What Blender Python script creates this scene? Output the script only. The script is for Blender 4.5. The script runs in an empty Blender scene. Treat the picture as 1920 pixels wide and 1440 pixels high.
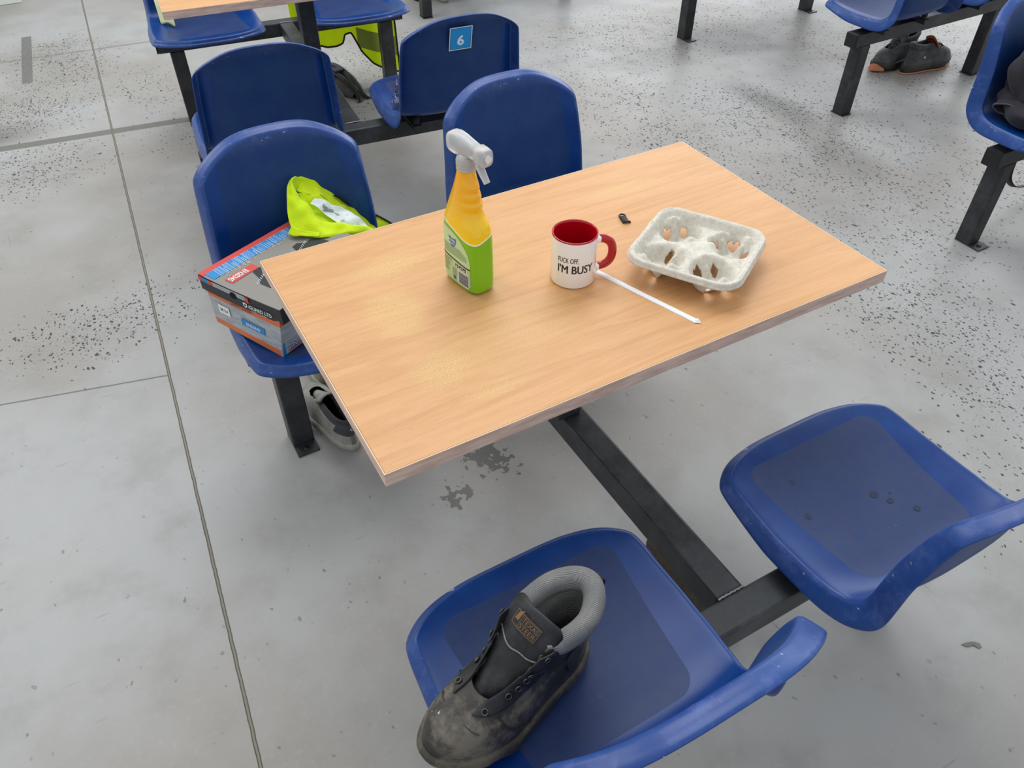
import bpy, math, random
from mathutils import Vector, Matrix, noise
PI = math.pi
random.seed(4)
S = bpy.context.scene
C = S.collection

# ------------------------------------------------------------------ camera
cam_d = bpy.data.cameras.new('camera')
cam_d.sensor_width = 36.0
cam_d.lens = 1470.0 / 1920.0 * 36.0
cam_d.clip_start = 0.05
cam = bpy.data.objects.new('camera', cam_d)
C.objects.link(cam)
R = ((0.87010701, -0.4928619, 0.00096538),
     (-0.33599456, -0.59460142, -0.73044973),
     (0.36058485, 0.63524507, -0.68296579))
cx, cy, cz = Vector(R[0]), -Vector(R[1]), -Vector(R[2])
m = Matrix((cx, cy, cz)).transposed().to_4x4()
m.translation = Vector((-0.69478427, -1.00145504, 1.58446224))
cam.matrix_world = m
S.camera = cam

# ------------------------------------------------------------------ world, lights, exposure
S.view_settings.view_transform = 'Standard'
S.view_settings.look = 'None'
S.view_settings.exposure = 0.0
S.view_settings.gamma = 1.0
S.view_settings.use_curve_mapping = False
S.cycles.use_denoising = True
S.cycles.max_bounces = 6
S.cycles.caustics_reflective = False
S.cycles.caustics_refractive = False
S.cycles.sample_clamp_indirect = 4.0
W = bpy.data.worlds.new('world')
S.world = W
W.use_nodes = True
wn = W.node_tree
bg = wn.nodes['Background']
bg.inputs[0].default_value = (0.93, 0.96, 1.0, 1)
bg.inputs[1].default_value = 0.78


def area(name, loc, target, sx, sy, power, color):
    d = bpy.data.lights.new(name, 'AREA')
    d.shape = 'RECTANGLE'
    d.size, d.size_y = sx, sy
    d.energy = power
    d.color = color
    o = bpy.data.objects.new(name, d)
    C.objects.link(o)
    o.location = loc
    v = Vector(target) - Vector(loc)
    o.rotation_euler = v.to_track_quat('-Z', 'Y').to_euler()
    return o


area('window_daylight', (7.5, 5.0, 3.2), (0.6, 0.6, 0.3), 8.0, 3.6, 250, (0.93, 0.97, 1.0))
area('roof_daylight', (1.2, 2.6, 5.2), (0.4, 0.6, 0.0), 3.0, 3.0, 150, (0.97, 0.98, 1.0))
area('roof_daylight', (-3.2, 5.2, 5.0), (-0.4, 1.0, 0.0), 1.6, 4.0, 110, (1.0, 0.98, 0.95))


# ------------------------------------------------------------------ materials
def lin(h):
    h = h.lstrip('#')
    o = []
    for i in (0, 2, 4):
        c = int(h[i:i + 2], 16) / 255
        o.append(c / 12.92 if c <= 0.04045 else ((c + 0.055) / 1.055) ** 2.4)
    return (o[0], o[1], o[2], 1.0)


def new_mat(name, color='#808080', rough=0.5, metallic=0.0, spec=0.5, coat=0.0, trans=0.0, sheen=0.0, ior=1.45):
    mt = bpy.data.materials.new(name)
    mt.use_nodes = True
    b = mt.node_tree.nodes['Principled BSDF']
    b.inputs['Base Color'].default_value = lin(color) if isinstance(color, str) else color
    b.inputs['Roughness'].default_value = rough
    b.inputs['Metallic'].default_value = metallic
    b.inputs['Specular IOR Level'].default_value = spec
    b.inputs['Coat Weight'].default_value = coat
    b.inputs['Transmission Weight'].default_value = trans
    b.inputs['Sheen Weight'].default_value = sheen
    b.inputs['IOR'].default_value = ior
    return mt


class NT:
    """small helper around a material's node tree"""
    def __init__(s, mt):
        s.t = mt.node_tree
        s.b = s.t.nodes['Principled BSDF']

    def n(s, kind, **kw):
        nd = s.t.nodes.new(kind)
        for k, v in kw.items():
            setattr(nd, k, v)
        return nd

    def l(s, a, b):
        s.t.links.new(a, b)

    def put(s, sock, v):
        if isinstance(v, (int, float)):
            sock.default_value = v
        elif isinstance(v, (tuple, list)):
            sock.default_value = v
        else:
            s.l(v, sock)

    def math(s, op, a, b=None, c=None, clamp=False):
        nd = s.n('ShaderNodeMath', operation=op, use_clamp=clamp)
        s.put(nd.inputs[0], a)
        if b is not None:
            s.put(nd.inputs[1], b)
        if c is not None:
            s.put(nd.inputs[2], c)
        return nd.outputs[0]

    def coords(s, kind='Object'):
        return s.n('ShaderNodeTexCoord').outputs[kind]

    def mapping(s, v, scale=(1, 1, 1), rot=(0, 0, 0), loc=(0, 0, 0)):
        nd = s.n('ShaderNodeMapping')
        s.l(v, nd.inputs['Vector'])
        nd.inputs['Scale'].default_value = scale
        nd.inputs['Rotation'].default_value = rot
        nd.inputs['Location'].default_value = loc
        return nd.outputs[0]

    def noise(s, v, scale=5, detail=3, rough=0.5, dist=0.0):
        nd = s.n('ShaderNodeTexNoise')
        s.l(v, nd.inputs['Vector'])
        nd.inputs['Scale'].default_value = scale
        nd.inputs['Detail'].default_value = detail
        nd.inputs['Roughness'].default_value = rough
        nd.inputs['Distortion'].default_value = dist
        return nd.outputs['Fac']

    def voro(s, v, scale=5, feature='F1', rnd=1.0):
        nd = s.n('ShaderNodeTexVoronoi', feature=feature)
        s.l(v, nd.inputs['Vector'])
        nd.inputs['Scale'].default_value = scale
        nd.inputs['Randomness'].default_value = rnd
        return nd

    def step(s, v, lo, hi):
        nd = s.n('ShaderNodeMapRange', interpolation_type='SMOOTHSTEP')
        s.put(nd.inputs['Value'], v)
        s.put(nd.inputs['From Min'], lo)
        s.put(nd.inputs['From Max'], hi)
        return nd.outputs[0]

    def mix(s, f, a, b):
        nd = s.n('ShaderNodeMix', data_type='RGBA')
        s.put(nd.inputs[0], f)
        s.put(nd.inputs[6], lin(a) if isinstance(a, str) else a)
        s.put(nd.inputs[7], lin(b) if isinstance(b, str) else b)
        return nd.outputs[2]

    def sep(s, v):
        nd = s.n('ShaderNodeSeparateXYZ')
        s.l(v, nd.inputs[0])
        return nd.outputs

    def bump(s, h, strength=0.3, dist=0.002):
        nd = s.n('ShaderNodeBump')
        nd.inputs['Strength'].default_value = strength
        nd.inputs['Distance'].default_value = dist
        s.l(h, nd.inputs['Height'])
        s.l(nd.outputs[0], s.b.inputs['Normal'])

    def color(s, v):
        s.put(s.b.inputs['Base Color'], v)

    def rough(s, v):
        s.put(s.b.inputs['Roughness'], v)


# --- floor: sealed grey concrete with pitted coating, saw cut and patch strips
def floor_material():
    mt = new_mat('floor_concrete', '#9a9b99', 0.34, spec=0.34)
    k = NT(mt)
    o = k.coords('Object')
    x, y, z = k.sep(o)
    warp = k.noise(o, 1.3, 3)
    big = k.noise(o, 0.9, 4, 0.6)
    mid = k.noise(o, 5.0, 5, 0.65)
    fine = k.noise(o, 60, 3, 0.7)
    col = k.mix(k.step(big, 0.36, 0.64), '#9b9791', '#abacab')
    col = k.mix(k.math('MULTIPLY', k.step(mid, 0.45, 0.75), 0.5), col, '#8d8c88')
    col = k.mix(k.math('MULTIPLY', k.step(fine, 0.5, 0.8), 0.22), col, '#b9b8b5')

    def blob(cx_, cy_, rx, ry, rot=0.0):
        mp = k.mapping(o, loc=(-cx_, -cy_, 0))
        if rot:
            mp = k.mapping(mp, rot=(0, 0, rot))
        mp = k.mapping(mp, scale=(1 / rx, 1 / ry, 0))
        nd = k.n('ShaderNodeVectorMath', operation='LENGTH')
        k.l(mp, nd.inputs[0])
        d = k.math('ADD', nd.outputs['Value'], k.math('MULTIPLY', k.math('SUBTRACT', warp, 0.5), 0.9))
        return k.math('SUBTRACT', 1.0, k.step(d, 0.15, 1.15))
    # dense pitting areas
    blobs = [(2.12, 1.45, .42, .5, 0, .95), (2.08, 1.0, .35, .42, 0, .75), (1.85, .55, .5, .45, 0, .6), (1.45, .05, .38, .45, 0, .8), (1.35, -.25, .28, .3, 0, .75),
             (-.88, 1.36, .36, .2, 0, 1.0), (-.66, 1.42, .16, .16, 0, .55), (-1.0, 2.6, .36, .3, 0, 1.15), (-1.0, 3.2, .5, .35, 0, 1.1), (-.7, 3.85, .35, .5, 0, .9),
             (-.35, 3.2, .25, .4, 0, .5), (.15, 2.7, .7, .6, 0, .5), (1.0, 2.9, .8, .6, 0, .45), (2.4, 2.6, 1.1, .6, 0, .5), (1.5, 2.0, .55, .5, 0, .55), (.8, 1.4, .3, .3, 0, .35),
             (3.4, 1.7, .9, .8, 0, .5), (1.95, 1.1, 1.0, 1.1, 0, .55), (1.55, 1.45, .35, .35, 0, .85), (2.6, .6, .6, .5, 0, .45), (1.05, .7, .5, .4, 0, .3), (1.0, -.4, .35, .3, 0, .35)]
    dens = None
    for a in blobs:
        v = k.math('MULTIPLY', blob(*a[:5]), a[5])
        dens = v if dens is None else k.math('MAXIMUM', dens, v)
    # pits: stretched cells, each cell present when its random value is below density
    st = k.mapping(o, scale=(1, 0.74, 1), rot=(0, 0, 0.35))
    nz = k.n('ShaderNodeTexNoise')
    k.l(o, nz.inputs['Vector'])
    nz.inputs['Scale'].default_value = 26
    nz.inputs['Detail'].default_value = 3
    vm = k.n('ShaderNodeVectorMath', operation='MULTIPLY_ADD')
    k.l(nz.outputs['Color'], vm.inputs[0])
    vm.inputs[1].default_value = (.028, .028, 0)
    k.l(st, vm.inputs[2])

    def pits(scale, size, thr):
        vo = k.voro(vm.outputs[0], scale)
        sx = k.sep(vo.outputs['Color'])
        inside = k.math('SUBTRACT', 1.0, k.step(vo.outputs['Distance'], k.math('MULTIPLY', sx[1], size), k.math('ADD', k.math('MULTIPLY', sx[1], size), .07)))
        on = k.step(k.math('SUBTRACT', thr, sx[0]), -0.02, 0.04)
        return k.math('MULTIPLY', inside, on)
    patchy = k.step(k.noise(o, 7, 3), 0.34, 0.60)
    dd = k.math('MULTIPLY', dens, k.math('ADD', 0.5, k.math('MULTIPLY', patchy, 0.8)))
    p1 = pits(115, .40, k.math('ADD', k.math('MULTIPLY', dd, .95), .012))
    p2 = pits(74, .31, k.math('ADD', k.math('MULTIPLY', dd, .72), .012))
    p3 = pits(50, .20, k.math('ADD', k.math('MULTIPLY', dd, .20), .014))
    pit = k.math('MAXIMUM', k.math('MAXIMUM', p1, p2), p3)
    # chipped paint below the table
    chip = k.math('MULTIPLY', k.math('MAXIMUM', blob(-.06, .27, .075, .13, -.4), k.math('MULTIPLY', blob(-.19, .18, .07, .06, 0), .8)), 1.0)
    cn = k.step(k.math('ADD', k.noise(o, 42, 2, 0.5), k.math('MULTIPLY', chip, .30)), .70, .73)
    cn = k.math('MULTIPLY', cn, k.step(chip, .02, .1))
    # smudged dark areas
    sm = k.math('MULTIPLY', k.math('MAXIMUM', k.math('MAXIMUM', k.math('MAXIMUM', blob(2.2, 1.55, .13, .42, 0), k.math('MULTIPLY', blob(2.08, 1.0, .16, .3, 0), .6)), blob(2.45, 2.35, .75, .32, 0)), k.math('MULTIPLY', blob(-1.12, 2.98, .3, .16, 0), 1.2)), .60)
    col = k.mix(k.math('MULTIPLY', sm, 1.0, clamp=True), col, '#63625f')
    haze = k.math('MULTIPLY', k.math('MULTIPLY', dens, k.step(k.noise(o, 150, 2), .45, .6)), .34)
    col = k.mix(haze, col, '#74726e')
    col = k.mix(k.math('MULTIPLY', pit, .88), col, '#3c3c3b')
    col = k.mix(k.math('MULTIPLY', cn, .85), col, '#62635d')
    # scratches
    sc = k.mapping(o, scale=(2.0, 26, 1), rot=(0, 0, 1.2))
    s1 = k.step(k.noise(sc, 3.0, 2, 0.5), .735, .75)
    sc2 = k.mapping(o, scale=(22, 1.6, 1), rot=(0, 0, .5))
    s2 = k.step(k.noise(sc2, 3.0, 2, 0.5), .745, .76)
    col = k.mix(k.math('MULTIPLY', k.math('MAXIMUM', s1, s2), .3), col, '#6a6966')
    # saw cut joint: x = -0.8035 + 0.0694 y
    jit = k.math('MULTIPLY', k.math('SUBTRACT', k.noise(o, 24, 4, .7), .5), .0045)
    d = k.math('ADD', k.math('SUBTRACT', k.math('SUBTRACT', x, k.math('MULTIPLY', y, .0705)), -.8035), jit)
    ad = k.math('ABSOLUTE', d)
    groove = k.math('SUBTRACT', 1.0, k.step(ad, .0035, .0052))
    gcore = k.math('SUBTRACT', 1.0, k.step(ad, .0012, .0028))
    col = k.mix(groove, col, '#565349')
    col = k.mix(k.math('MULTIPLY', gcore, .8), col, '#918d7f')

    def strip(y0, slope, half, xa, xb, tone, f):
        nonlocal col
        dy = k.math('ABSOLUTE', k.math('ADD', k.math('SUBTRACT', k.math('SUBTRACT', y, k.math('MULTIPLY', x, slope)), y0), jit))
        mk = k.math('SUBTRACT', 1.0, k.step(dy, half, half + .003))
        mk = k.math('MULTIPLY', mk, k.math('MULTIPLY', k.step(x, xa, xa + .01), k.math('SUBTRACT', 1.0, k.step(x, xb, xb + .01))))
        mk = k.math('MULTIPLY', mk, k.math('SUBTRACT', 1.0, groove))
        col = k.mix(k.math('MULTIPLY', mk, f), col, tone)
    strip(2.735, -.124, .026, -4, .9, '#6c6a64', .9)
    strip(3.86, -.089, .007, -4, .9, '#77746e', .75)
    strip(.835, -.24, .0016, -1.3, -.735, '#5a5a58', .8)
    # resin patch beside the joint
    px_ = k.math('ABSOLUTE', k.math('SUBTRACT', k.math('SUBTRACT', x, k.math('MULTIPLY', y, .083)), -1.182))
    py_ = k.math('ABSOLUTE', k.math('SUBTRACT', y, 3.94))
    pm = k.math('MULTIPLY', k.math('SUBTRACT', 1.0, k.step(px_, .024, .027)), k.math('SUBTRACT', 1.0, k.step(py_, .35, .36)))
    col = k.mix(k.math('MULTIPLY', pm, .9), col, '#6b6a66')
    k.color(col)
    rg = k.math('ADD', .27, k.math('MULTIPLY', k.noise(o, 3.5, 4, .6), .34))
    rg = k.math('ADD', rg, k.math('MULTIPLY', k.math('MAXIMUM', pit, groove), .4), clamp=True)
    k.rough(rg)
    h = k.math('SUBTRACT', k.math('MULTIPLY', fine, .12), k.math('ADD', k.math('MULTIPLY', pit, .6), groove))
    k.bump(h, .25, .0015)
    return mt


def wood_material(name='beech_laminate', marks=True):
    mt = new_mat(name, '#d9aa78', 0.42, spec=0.45)
    k = NT(mt)
    o = k.coords('Object')
    g1 = k.noise(k.mapping(o, scale=(1.1, 13, 1)), 3.0, 5, .62, 1.2)
    g2 = k.noise(k.mapping(o, scale=(5, 120, 1)), 3.0, 3, .6)
    fl = k.noise(k.mapping(o, scale=(22, 160, 1)), 3.0, 2, .5)
    col = k.mix(k.step(g1, .30, .72), '#d8a571', '#ca955f')
    col = k.mix(k.math('MULTIPLY', k.step(g2, .45, .75), .22), col, '#be8c5a')
    col = k.mix(k.math('MULTIPLY', k.step(fl, .62, .74), .30), col, '#ad7c4c')
    if marks:
        warp = k.noise(o, 9, 3)
        tot = None
        for (cx_, cy_, rx, ry, s_) in [(-.335, -.135, .062, .052, 1.0), (-.345, .03, .06, .085, .75), (-.295, .165, .075, .035, .9), (-.28, -.22, .06, .02, .6), (.22, .19, .12, .03, .5), (-.1, .12, .09, .04, .35), (-.2, -.12, .2, .1, .35)]:
            mp = k.mapping(k.mapping(o, loc=(-cx_, -cy_, 0)), scale=(1 / rx, 1 / ry, 0))
            nd = k.n('ShaderNodeVectorMath', operation='LENGTH')
            k.l(mp, nd.inputs[0])
            d = k.math('ADD', nd.outputs['Value'], k.math('MULTIPLY', k.math('SUBTRACT', warp, .5), 1.2))
            v = k.math('MULTIPLY', k.math('SUBTRACT', 1.0, k.step(d, .4, 1.2)), s_)
            tot = v if tot is None else k.math('MAXIMUM', tot, v)
        gr = k.step(k.noise(o, 420, 2, .5), .42, .62)
        col = k.mix(k.math('MULTIPLY', k.math('MULTIPLY', tot, gr), .8), col, '#dcc27c')
    k.color(col)
    k.rough(k.math('ADD', .36, k.math('MULTIPLY', k.noise(o, 14, 4), .14)))
    k.bump(k.math('ADD', fl, g2), .06, .0006)
    return mt


def edge_material():
    mt = new_mat('beech_edge_banding', '#a88672', 0.5)
    k = NT(mt)
    o = k.coords('Object')
    g = k.noise(k.mapping(o, scale=(6, 6, 40)), 3, 4, .6, .5)
    k.color(k.mix(k.step(g, .3, .7), '#e2c7b4', '#c6a797'))
    return mt


def seat_material():
    mt = new_mat('blue_polypropylene', '#123f8f', 0.32, spec=0.38)
    k = NT(mt)
    uv = k.coords('UV')
    o = k.coords('Object')
    x, y, _ = k.sep(uv)

    def rrect(cy_, hx, hy, r, taper=0.0):
        hxx = k.math('ADD', hx - r, k.math('MULTIPLY', k.math('SUBTRACT', y, cy_), taper)) if taper else hx - r
        qx = k.math('MAXIMUM', k.math('SUBTRACT', k.math('ABSOLUTE', x), hxx), 0)
        qy = k.math('MAXIMUM', k.math('SUBTRACT', k.math('ABSOLUTE', k.math('SUBTRACT', y, cy_)), hy - r), 0)
        d = k.math('SQRT', k.math('ADD', k.math('MULTIPLY', qx, qx), k.math('MULTIPLY', qy, qy)))
        return k.math('SUBTRACT', 1.0, k.step(d, r, r + .0015))
    pan = rrect(.205, .152, .142, .035, -.10)
    back = rrect(.585, .150, .165, .06, -.12)
    panel = k.math('MAXIMUM', pan, back)
    n1 = k.noise(o, 11, 5, .62)
    n2 = k.noise(o, 55, 4, .6)
    dust = k.step(n1, .35, .8)
    grain = k.noise(o, 900, 1, .5)
    col = k.mix(dust, '#05357a', '#0a4288')
    pcol = k.mix(k.math('MULTIPLY', dust, .7), '#0e356e', '#234770')
    col = k.mix(k.math('MULTIPLY', panel, .85), col, pcol)
    # worn dusty pan
    pd = k.math('MULTIPLY', pan, k.math('ADD', .22, k.math('MULTIPLY', k.step(n2, .3, .75), .28)))
    col = k.mix(pd, col, '#40435f')
    scuff = k.step(k.noise(k.mapping(o, scale=(1, 1, 3)), 16, 6, .75), .66, .82)
    col = k.mix(k.math('MULTIPLY', scuff, .22), col, '#8f9cc4')
    rim = k.math('MAXIMUM', k.step(x, .5, .6), k.step(y, .672, .704))
    rs = k.math('MULTIPLY', rim, k.math('ADD', .10, k.math('MULTIPLY', k.step(k.noise(o, 28, 5, .7), .48, .68), .16)))
    col = k.mix(rs, col, '#7186c0')
    chipm = k.math('MULTIPLY', rim, k.step(k.noise(k.mapping(o, scale=(1, 1, 2)), 60, 3, .6), .70, .73))
    col = k.mix(k.math('MULTIPLY', chipm, .7), col, '#c3cce6')
    k.color(col)
    rg = k.math('ADD', .24, k.math('MULTIPLY', n1, .16))
    k.rough(k.math('ADD', rg, k.math('MULTIPLY', panel, .17)))
    k.bump(k.math('MULTIPLY', k.math('MULTIPLY', panel, grain), 1.0), .22, .0006)
    return mt


def steel_material():
    mt = new_mat('dark_coated_steel', '#2b2e31', 0.45, spec=0.5)
    k = NT(mt)
    o = k.coords('Object')
    n = k.noise(o, 9, 6, .7)
    f = k.noise(o, 90, 3, .6)
    col = k.mix(k.step(n, .4, .75), '#25282b', '#44484b')
    col = k.mix(k.math('MULTIPLY', k.step(f, .68, .8), .5), col, '#6d7074')
    k.color(col)
    k.rough(k.math('ADD', .34, k.math('MULTIPLY', n, .22)))
    return mt


def hivis_material():
    mt = new_mat('hi_vis_polyester', '#d2f20c', 0.75, sheen=.2)
    k = NT(mt)
    o = k.coords('Object')
    n = k.noise(o, 22, 4, .6)
    c = k.mix(k.step(n, .3, .8), '#e8ff00', '#d9fa00')
    k.color(c)
    k.bump(k.noise(o, 45, 3, .6), .35, .004)
    tl = k.n('ShaderNodeBsdfTranslucent')
    k.l(c, tl.inputs[0])
    mx = k.n('ShaderNodeMixShader')
    mx.inputs[0].default_value = .25
    k.l(k.b.outputs[0], mx.inputs[1])
    k.l(tl.outputs[0], mx.inputs[2])
    k.l(mx.outputs[0], k.t.nodes['Material Output'].inputs[0])
    return mt


def silver_material():
    mt = new_mat('reflective_tape', '#dfe8ee', .45)
    k = NT(mt)
    o = k.coords('Object')
    n = k.noise(k.mapping(o, rot=(0, 0, .6), scale=(1, 2.6, 1)), 22, 3, .55)
    k.color(k.mix(k.step(n, .55, .60), '#e9f1f6', '#8b949c'))  # grey streaks: dark shading of folds painted into the tape colour
    k.bump(k.noise(o, 60, 3), .4, .003)
    return mt


def leather_material(name, dark, light, dusty='#6d675e', amount=.6):
    mt = new_mat(name, dark, 0.55)
    k = NT(mt)
    o = k.coords('Object')
    n = k.noise(o, 13, 6, .65)
    f = k.noise(o, 70, 5, .7)
    x, y, z = k.sep(o)
    col = k.mix(k.step(n, .3, .7), dark, light)
    dus = k.math('MULTIPLY', k.step(k.math('ADD', n, k.math('MULTIPLY', f, .4)), .62, .88), amount)
    col = k.mix(dus, col, dusty)
    k.color(col)
    k.rough(k.math('ADD', .42, k.math('MULTIPLY', f, .3)))
    k.bump(k.math('ADD', f, k.math('MULTIPLY', k.noise(o, 300, 2), .4)), .25, .002)
    return mt


def fabric_material(name, col1, col2, scale=500, bump=.3, wrinkle=0.0):
    mt = new_mat(name, col1, 0.85, sheen=.15)
    k = NT(mt)
    o = k.coords('Object')
    n = k.noise(o, 18, 4, .6)
    k.color(k.mix(k.step(n, .3, .75), col1, col2))
    wv = k.n('ShaderNodeTexWave', wave_type='BANDS', bands_direction='DIAGONAL')
    k.l(o, wv.inputs['Vector'])
    wv.inputs['Scale'].default_value = scale
    h = wv.outputs['Fac']
    if wrinkle:
        h = k.math('ADD', h, k.math('MULTIPLY', k.noise(o, 40, 3), wrinkle))
    k.bump(h, bump, .0012)
    return mt


def pulp_material():
    mt = new_mat('moulded_pulp', '#c9c5ba', 0.9, spec=.2)
    k = NT(mt)
    o = k.coords('Object')
    n = k.noise(o, 120, 4, .7)
    f = k.noise(k.mapping(o, scale=(1, 3, 1)), 260, 2, .6)
    k.color(k.mix(k.step(n, .35, .7), '#dedace', '#cbc6b8'))
    k.bump(k.math('ADD', n, f), .5, .0012)
    return mt


M = dict(
    floor=floor_material(), wood=wood_material(), edge=edge_material(),
    edge_light=new_mat('edge_trim_line', '#e8cfae', .4), joint=new_mat('edge_joint_line', '#6d4a2c', .6),
    seat=seat_material(), steel=steel_material(), cap=new_mat('black_plastic', '#17191b', .5),
    weld=new_mat('welded_seam', '#8b8e90', .4, metallic=.6),
    hivis=hivis_material(), silver=silver_material(), piping=new_mat('black_piping', '#15160f', .8),
    boot=leather_material('worn_black_leather', '#2f2d29', '#47443e', '#7b7468', .85),
    boot_dark=leather_material('black_leather', '#17181a', '#26282b', '#4a4d50', .4),
    sole=leather_material('rubber_sole', '#3b372f', '#4d473c', '#7d7362', .7),
    lining=fabric_material('grey_mesh_lining', '#7f8081', '#94938f', 210, .9),
    dark=new_mat('dark_interior', '#0a0a0b', .9), brass=new_mat('gunmetal_eyelet', '#5c5a55', .35, metallic=.8),
    orange_print=new_mat('embossed_orange', '#7f5f3a', .6),
    white=new_mat('glazed_white', '#f8fbfc', .12, spec=.5, coat=.4), red=new_mat('glazed_red', '#b3061c', .12, spec=.5, coat=.4),
    ink=new_mat('black_ink', '#20262a', .35), pulp=pulp_material(), paper=new_mat('white_paper', '#eef0f0', .6),
    zipper=new_mat('black_nylon', '#1b1a1a', .5),
)


def assign_list(me, mats):
    for q in mats:
        me.materials.append(q)


# ------------------------------------------------------------------ mesh helpers
class MB:
    def __init__(s):
        s.v, s.f, s.mi, s.sm, s.uv = [], [], [], [], {}

    def add(s, verts, faces, mi=0, smooth=True):
        b = len(s.v)
        s.v += [tuple(q) for q in verts]
        for f in faces:
            s.f.append([i + b for i in f])
            s.mi.append(mi)
            s.sm.append(smooth)
        return b

    def box(s, lo, hi, mi=0, mat=None):
        x0, y0, z0 = lo
        x1, y1, z1 = hi
        vs = [Vector(q) for q in ((x0, y0, z0), (x1, y0, z0), (x1, y1, z0), (x0, y1, z0), (x0, y0, z1), (x1, y0, z1), (x1, y1, z1), (x0, y1, z1))]
        if mat:
            vs = [mat @ q for q in vs]
        s.add(vs, [(3, 2, 1, 0), (4, 5, 6, 7), (0, 1, 5, 4), (1, 2, 6, 5), (2, 3, 7, 6), (3, 0, 4, 7)], mi, False)

    def grid(s, rows, mi=0, smooth=True, close_u=False, close_v=False, flip=False):
        n, mcols = len(rows), len(rows[0])
        fs = []
        for i in range(n if close_v else n - 1):
            for j in range(mcols if close_u else mcols - 1):
                a, b = i * mcols + j, i * mcols + (j + 1) % mcols
                c, d = ((i + 1) % n) * mcols + (j + 1) % mcols, ((i + 1) % n) * mcols + j
                fs.append((a, d, c, b) if flip else (a, b, c, d))
        return s.add([q for r in rows for q in r], fs, mi, smooth)

    def lathe(s, prof, n=48, mi=0, center=(0, 0, 0), smooth=True):
        rows = []
        for r, z in prof:
            rows.append([(center[0] + r * math.cos(2 * PI * i / n), center[1] + r * math.sin(2 * PI * i / n), center[2] + z) for i in range(n)])
        s.grid(rows, mi, smooth, close_u=True)

    def tube(s, pts, r, n=10, mi=0, cap=True, closed=False, flat=1.0, up=(0, 0, 1)):
        pts = [Vector(q) for q in pts]
        N = len(pts)
        rr = r if isinstance(r, (list, tuple)) else [r] * N
        rows = []
        u = Vector(up)
        for i, q in enumerate(pts):
            if closed:
                t = pts[(i + 1) % N] - pts[i - 1]
            else:
                t = pts[min(i + 1, N - 1)] - pts[max(i - 1, 0)]
            t.normalize()
            a = u - t * u.dot(t)
            if a.length < 1e-4:
                a = Vector((1, 0, 0)) - t * t.x
            a.normalize()
            b = t.cross(a)
            rows.append([q + b * (rr[i] * math.cos(2 * PI * k / n)) + a * (rr[i] * flat * math.sin(2 * PI * k / n)) for k in range(n)])
        s.grid(rows, mi, True, close_u=True, close_v=closed)
        if cap and not closed:
            b0 = len(s.v)
            s.add(rows[0], [list(range(n))[::-1]], mi)
            s.add(rows[-1], [list(range(n))], mi)

    def poly(s, pts, mi=0):
        s.add(pts, [list(range(len(pts)))], mi, False)

    def build(s, name, mats, parent=None, loc=None, weld=False):
        me = bpy.data.meshes.new(name)
        me.from_pydata(s.v, [], s.f)
        if not isinstance(mats, (list, tuple)):
            mats = [mats]
        assign_list(me, mats)
        for i, pl in enumerate(me.polygons):
            pl.material_index = s.mi[i]
            pl.use_smooth = s.sm[i]
        me.update()
        o = bpy.data.objects.new(name, me)
        C.objects.link(o)
        if parent is not None:
            o.parent = parent
        if loc is not None:
            o.location = loc
        return o


def mod(o, kind, **kw):
    q = o.modifiers.new(kind.lower(), kind)
    for a, v in kw.items():
        setattr(q, a, v)
    return q


def bevel(o, w=.002, seg=2):
    return mod(o, 'BEVEL', width=w, segments=seg, limit_method='ANGLE', angle_limit=math.radians(40))


def thing(name, label, cat, loc=(0, 0, 0), rotz=0.0, group=None):
    o = bpy.data.objects.new(name, None)
    C.objects.link(o)
    o.empty_display_size = .1
    o.location = loc
    o.rotation_euler = (0, 0, rotz)
    tag(o, label, cat, group)
    return o


def tag(o, label=None, cat=None, group=None, kind=None):
    if label: o['label'] = label
    if cat: o['category'] = cat
    if group: o['group'] = group
    if kind: o['kind'] = kind
    return o


def copy_tree(o, parent=None):
    c = o.copy()
    C.objects.link(c)
    if parent is not None:
        c.parent = parent
    for ch in list(o.children):
        copy_tree(ch, c)
    return c


def smooth_interp(tab, x):
    """piecewise smooth interpolation in a table [(x, v...)]"""
    if x <= tab[0][0]:
        return tab[0][1:]
    for a, b in zip(tab, tab[1:]):
        if x <= b[0]:
            t = (x - a[0]) / (b[0] - a[0])
            return tuple(p + (q - p) * t for p, q in zip(a[1:], b[1:]))
    return tab[-1][1:]


def catmull(pts, n):
    pts = [Vector(q) for q in pts]
    out = []
    L = len(pts)
    for i in range(n):
        t = i / (n - 1) * (L - 1)
        k = min(int(t), L - 2)
        u = t - k
        p0, p1, p2, p3 = pts[max(k - 1, 0)], pts[k], pts[k + 1], pts[min(k + 2, L - 1)]
        out.append(0.5 * ((2 * p1) + (p2 - p0) * u + (2 * p0 - 5 * p1 + 4 * p2 - p3) * u * u + (3 * p1 - p0 - 3 * p2 + p3) * u ** 3))
    return out


_text_cache = {}


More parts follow.
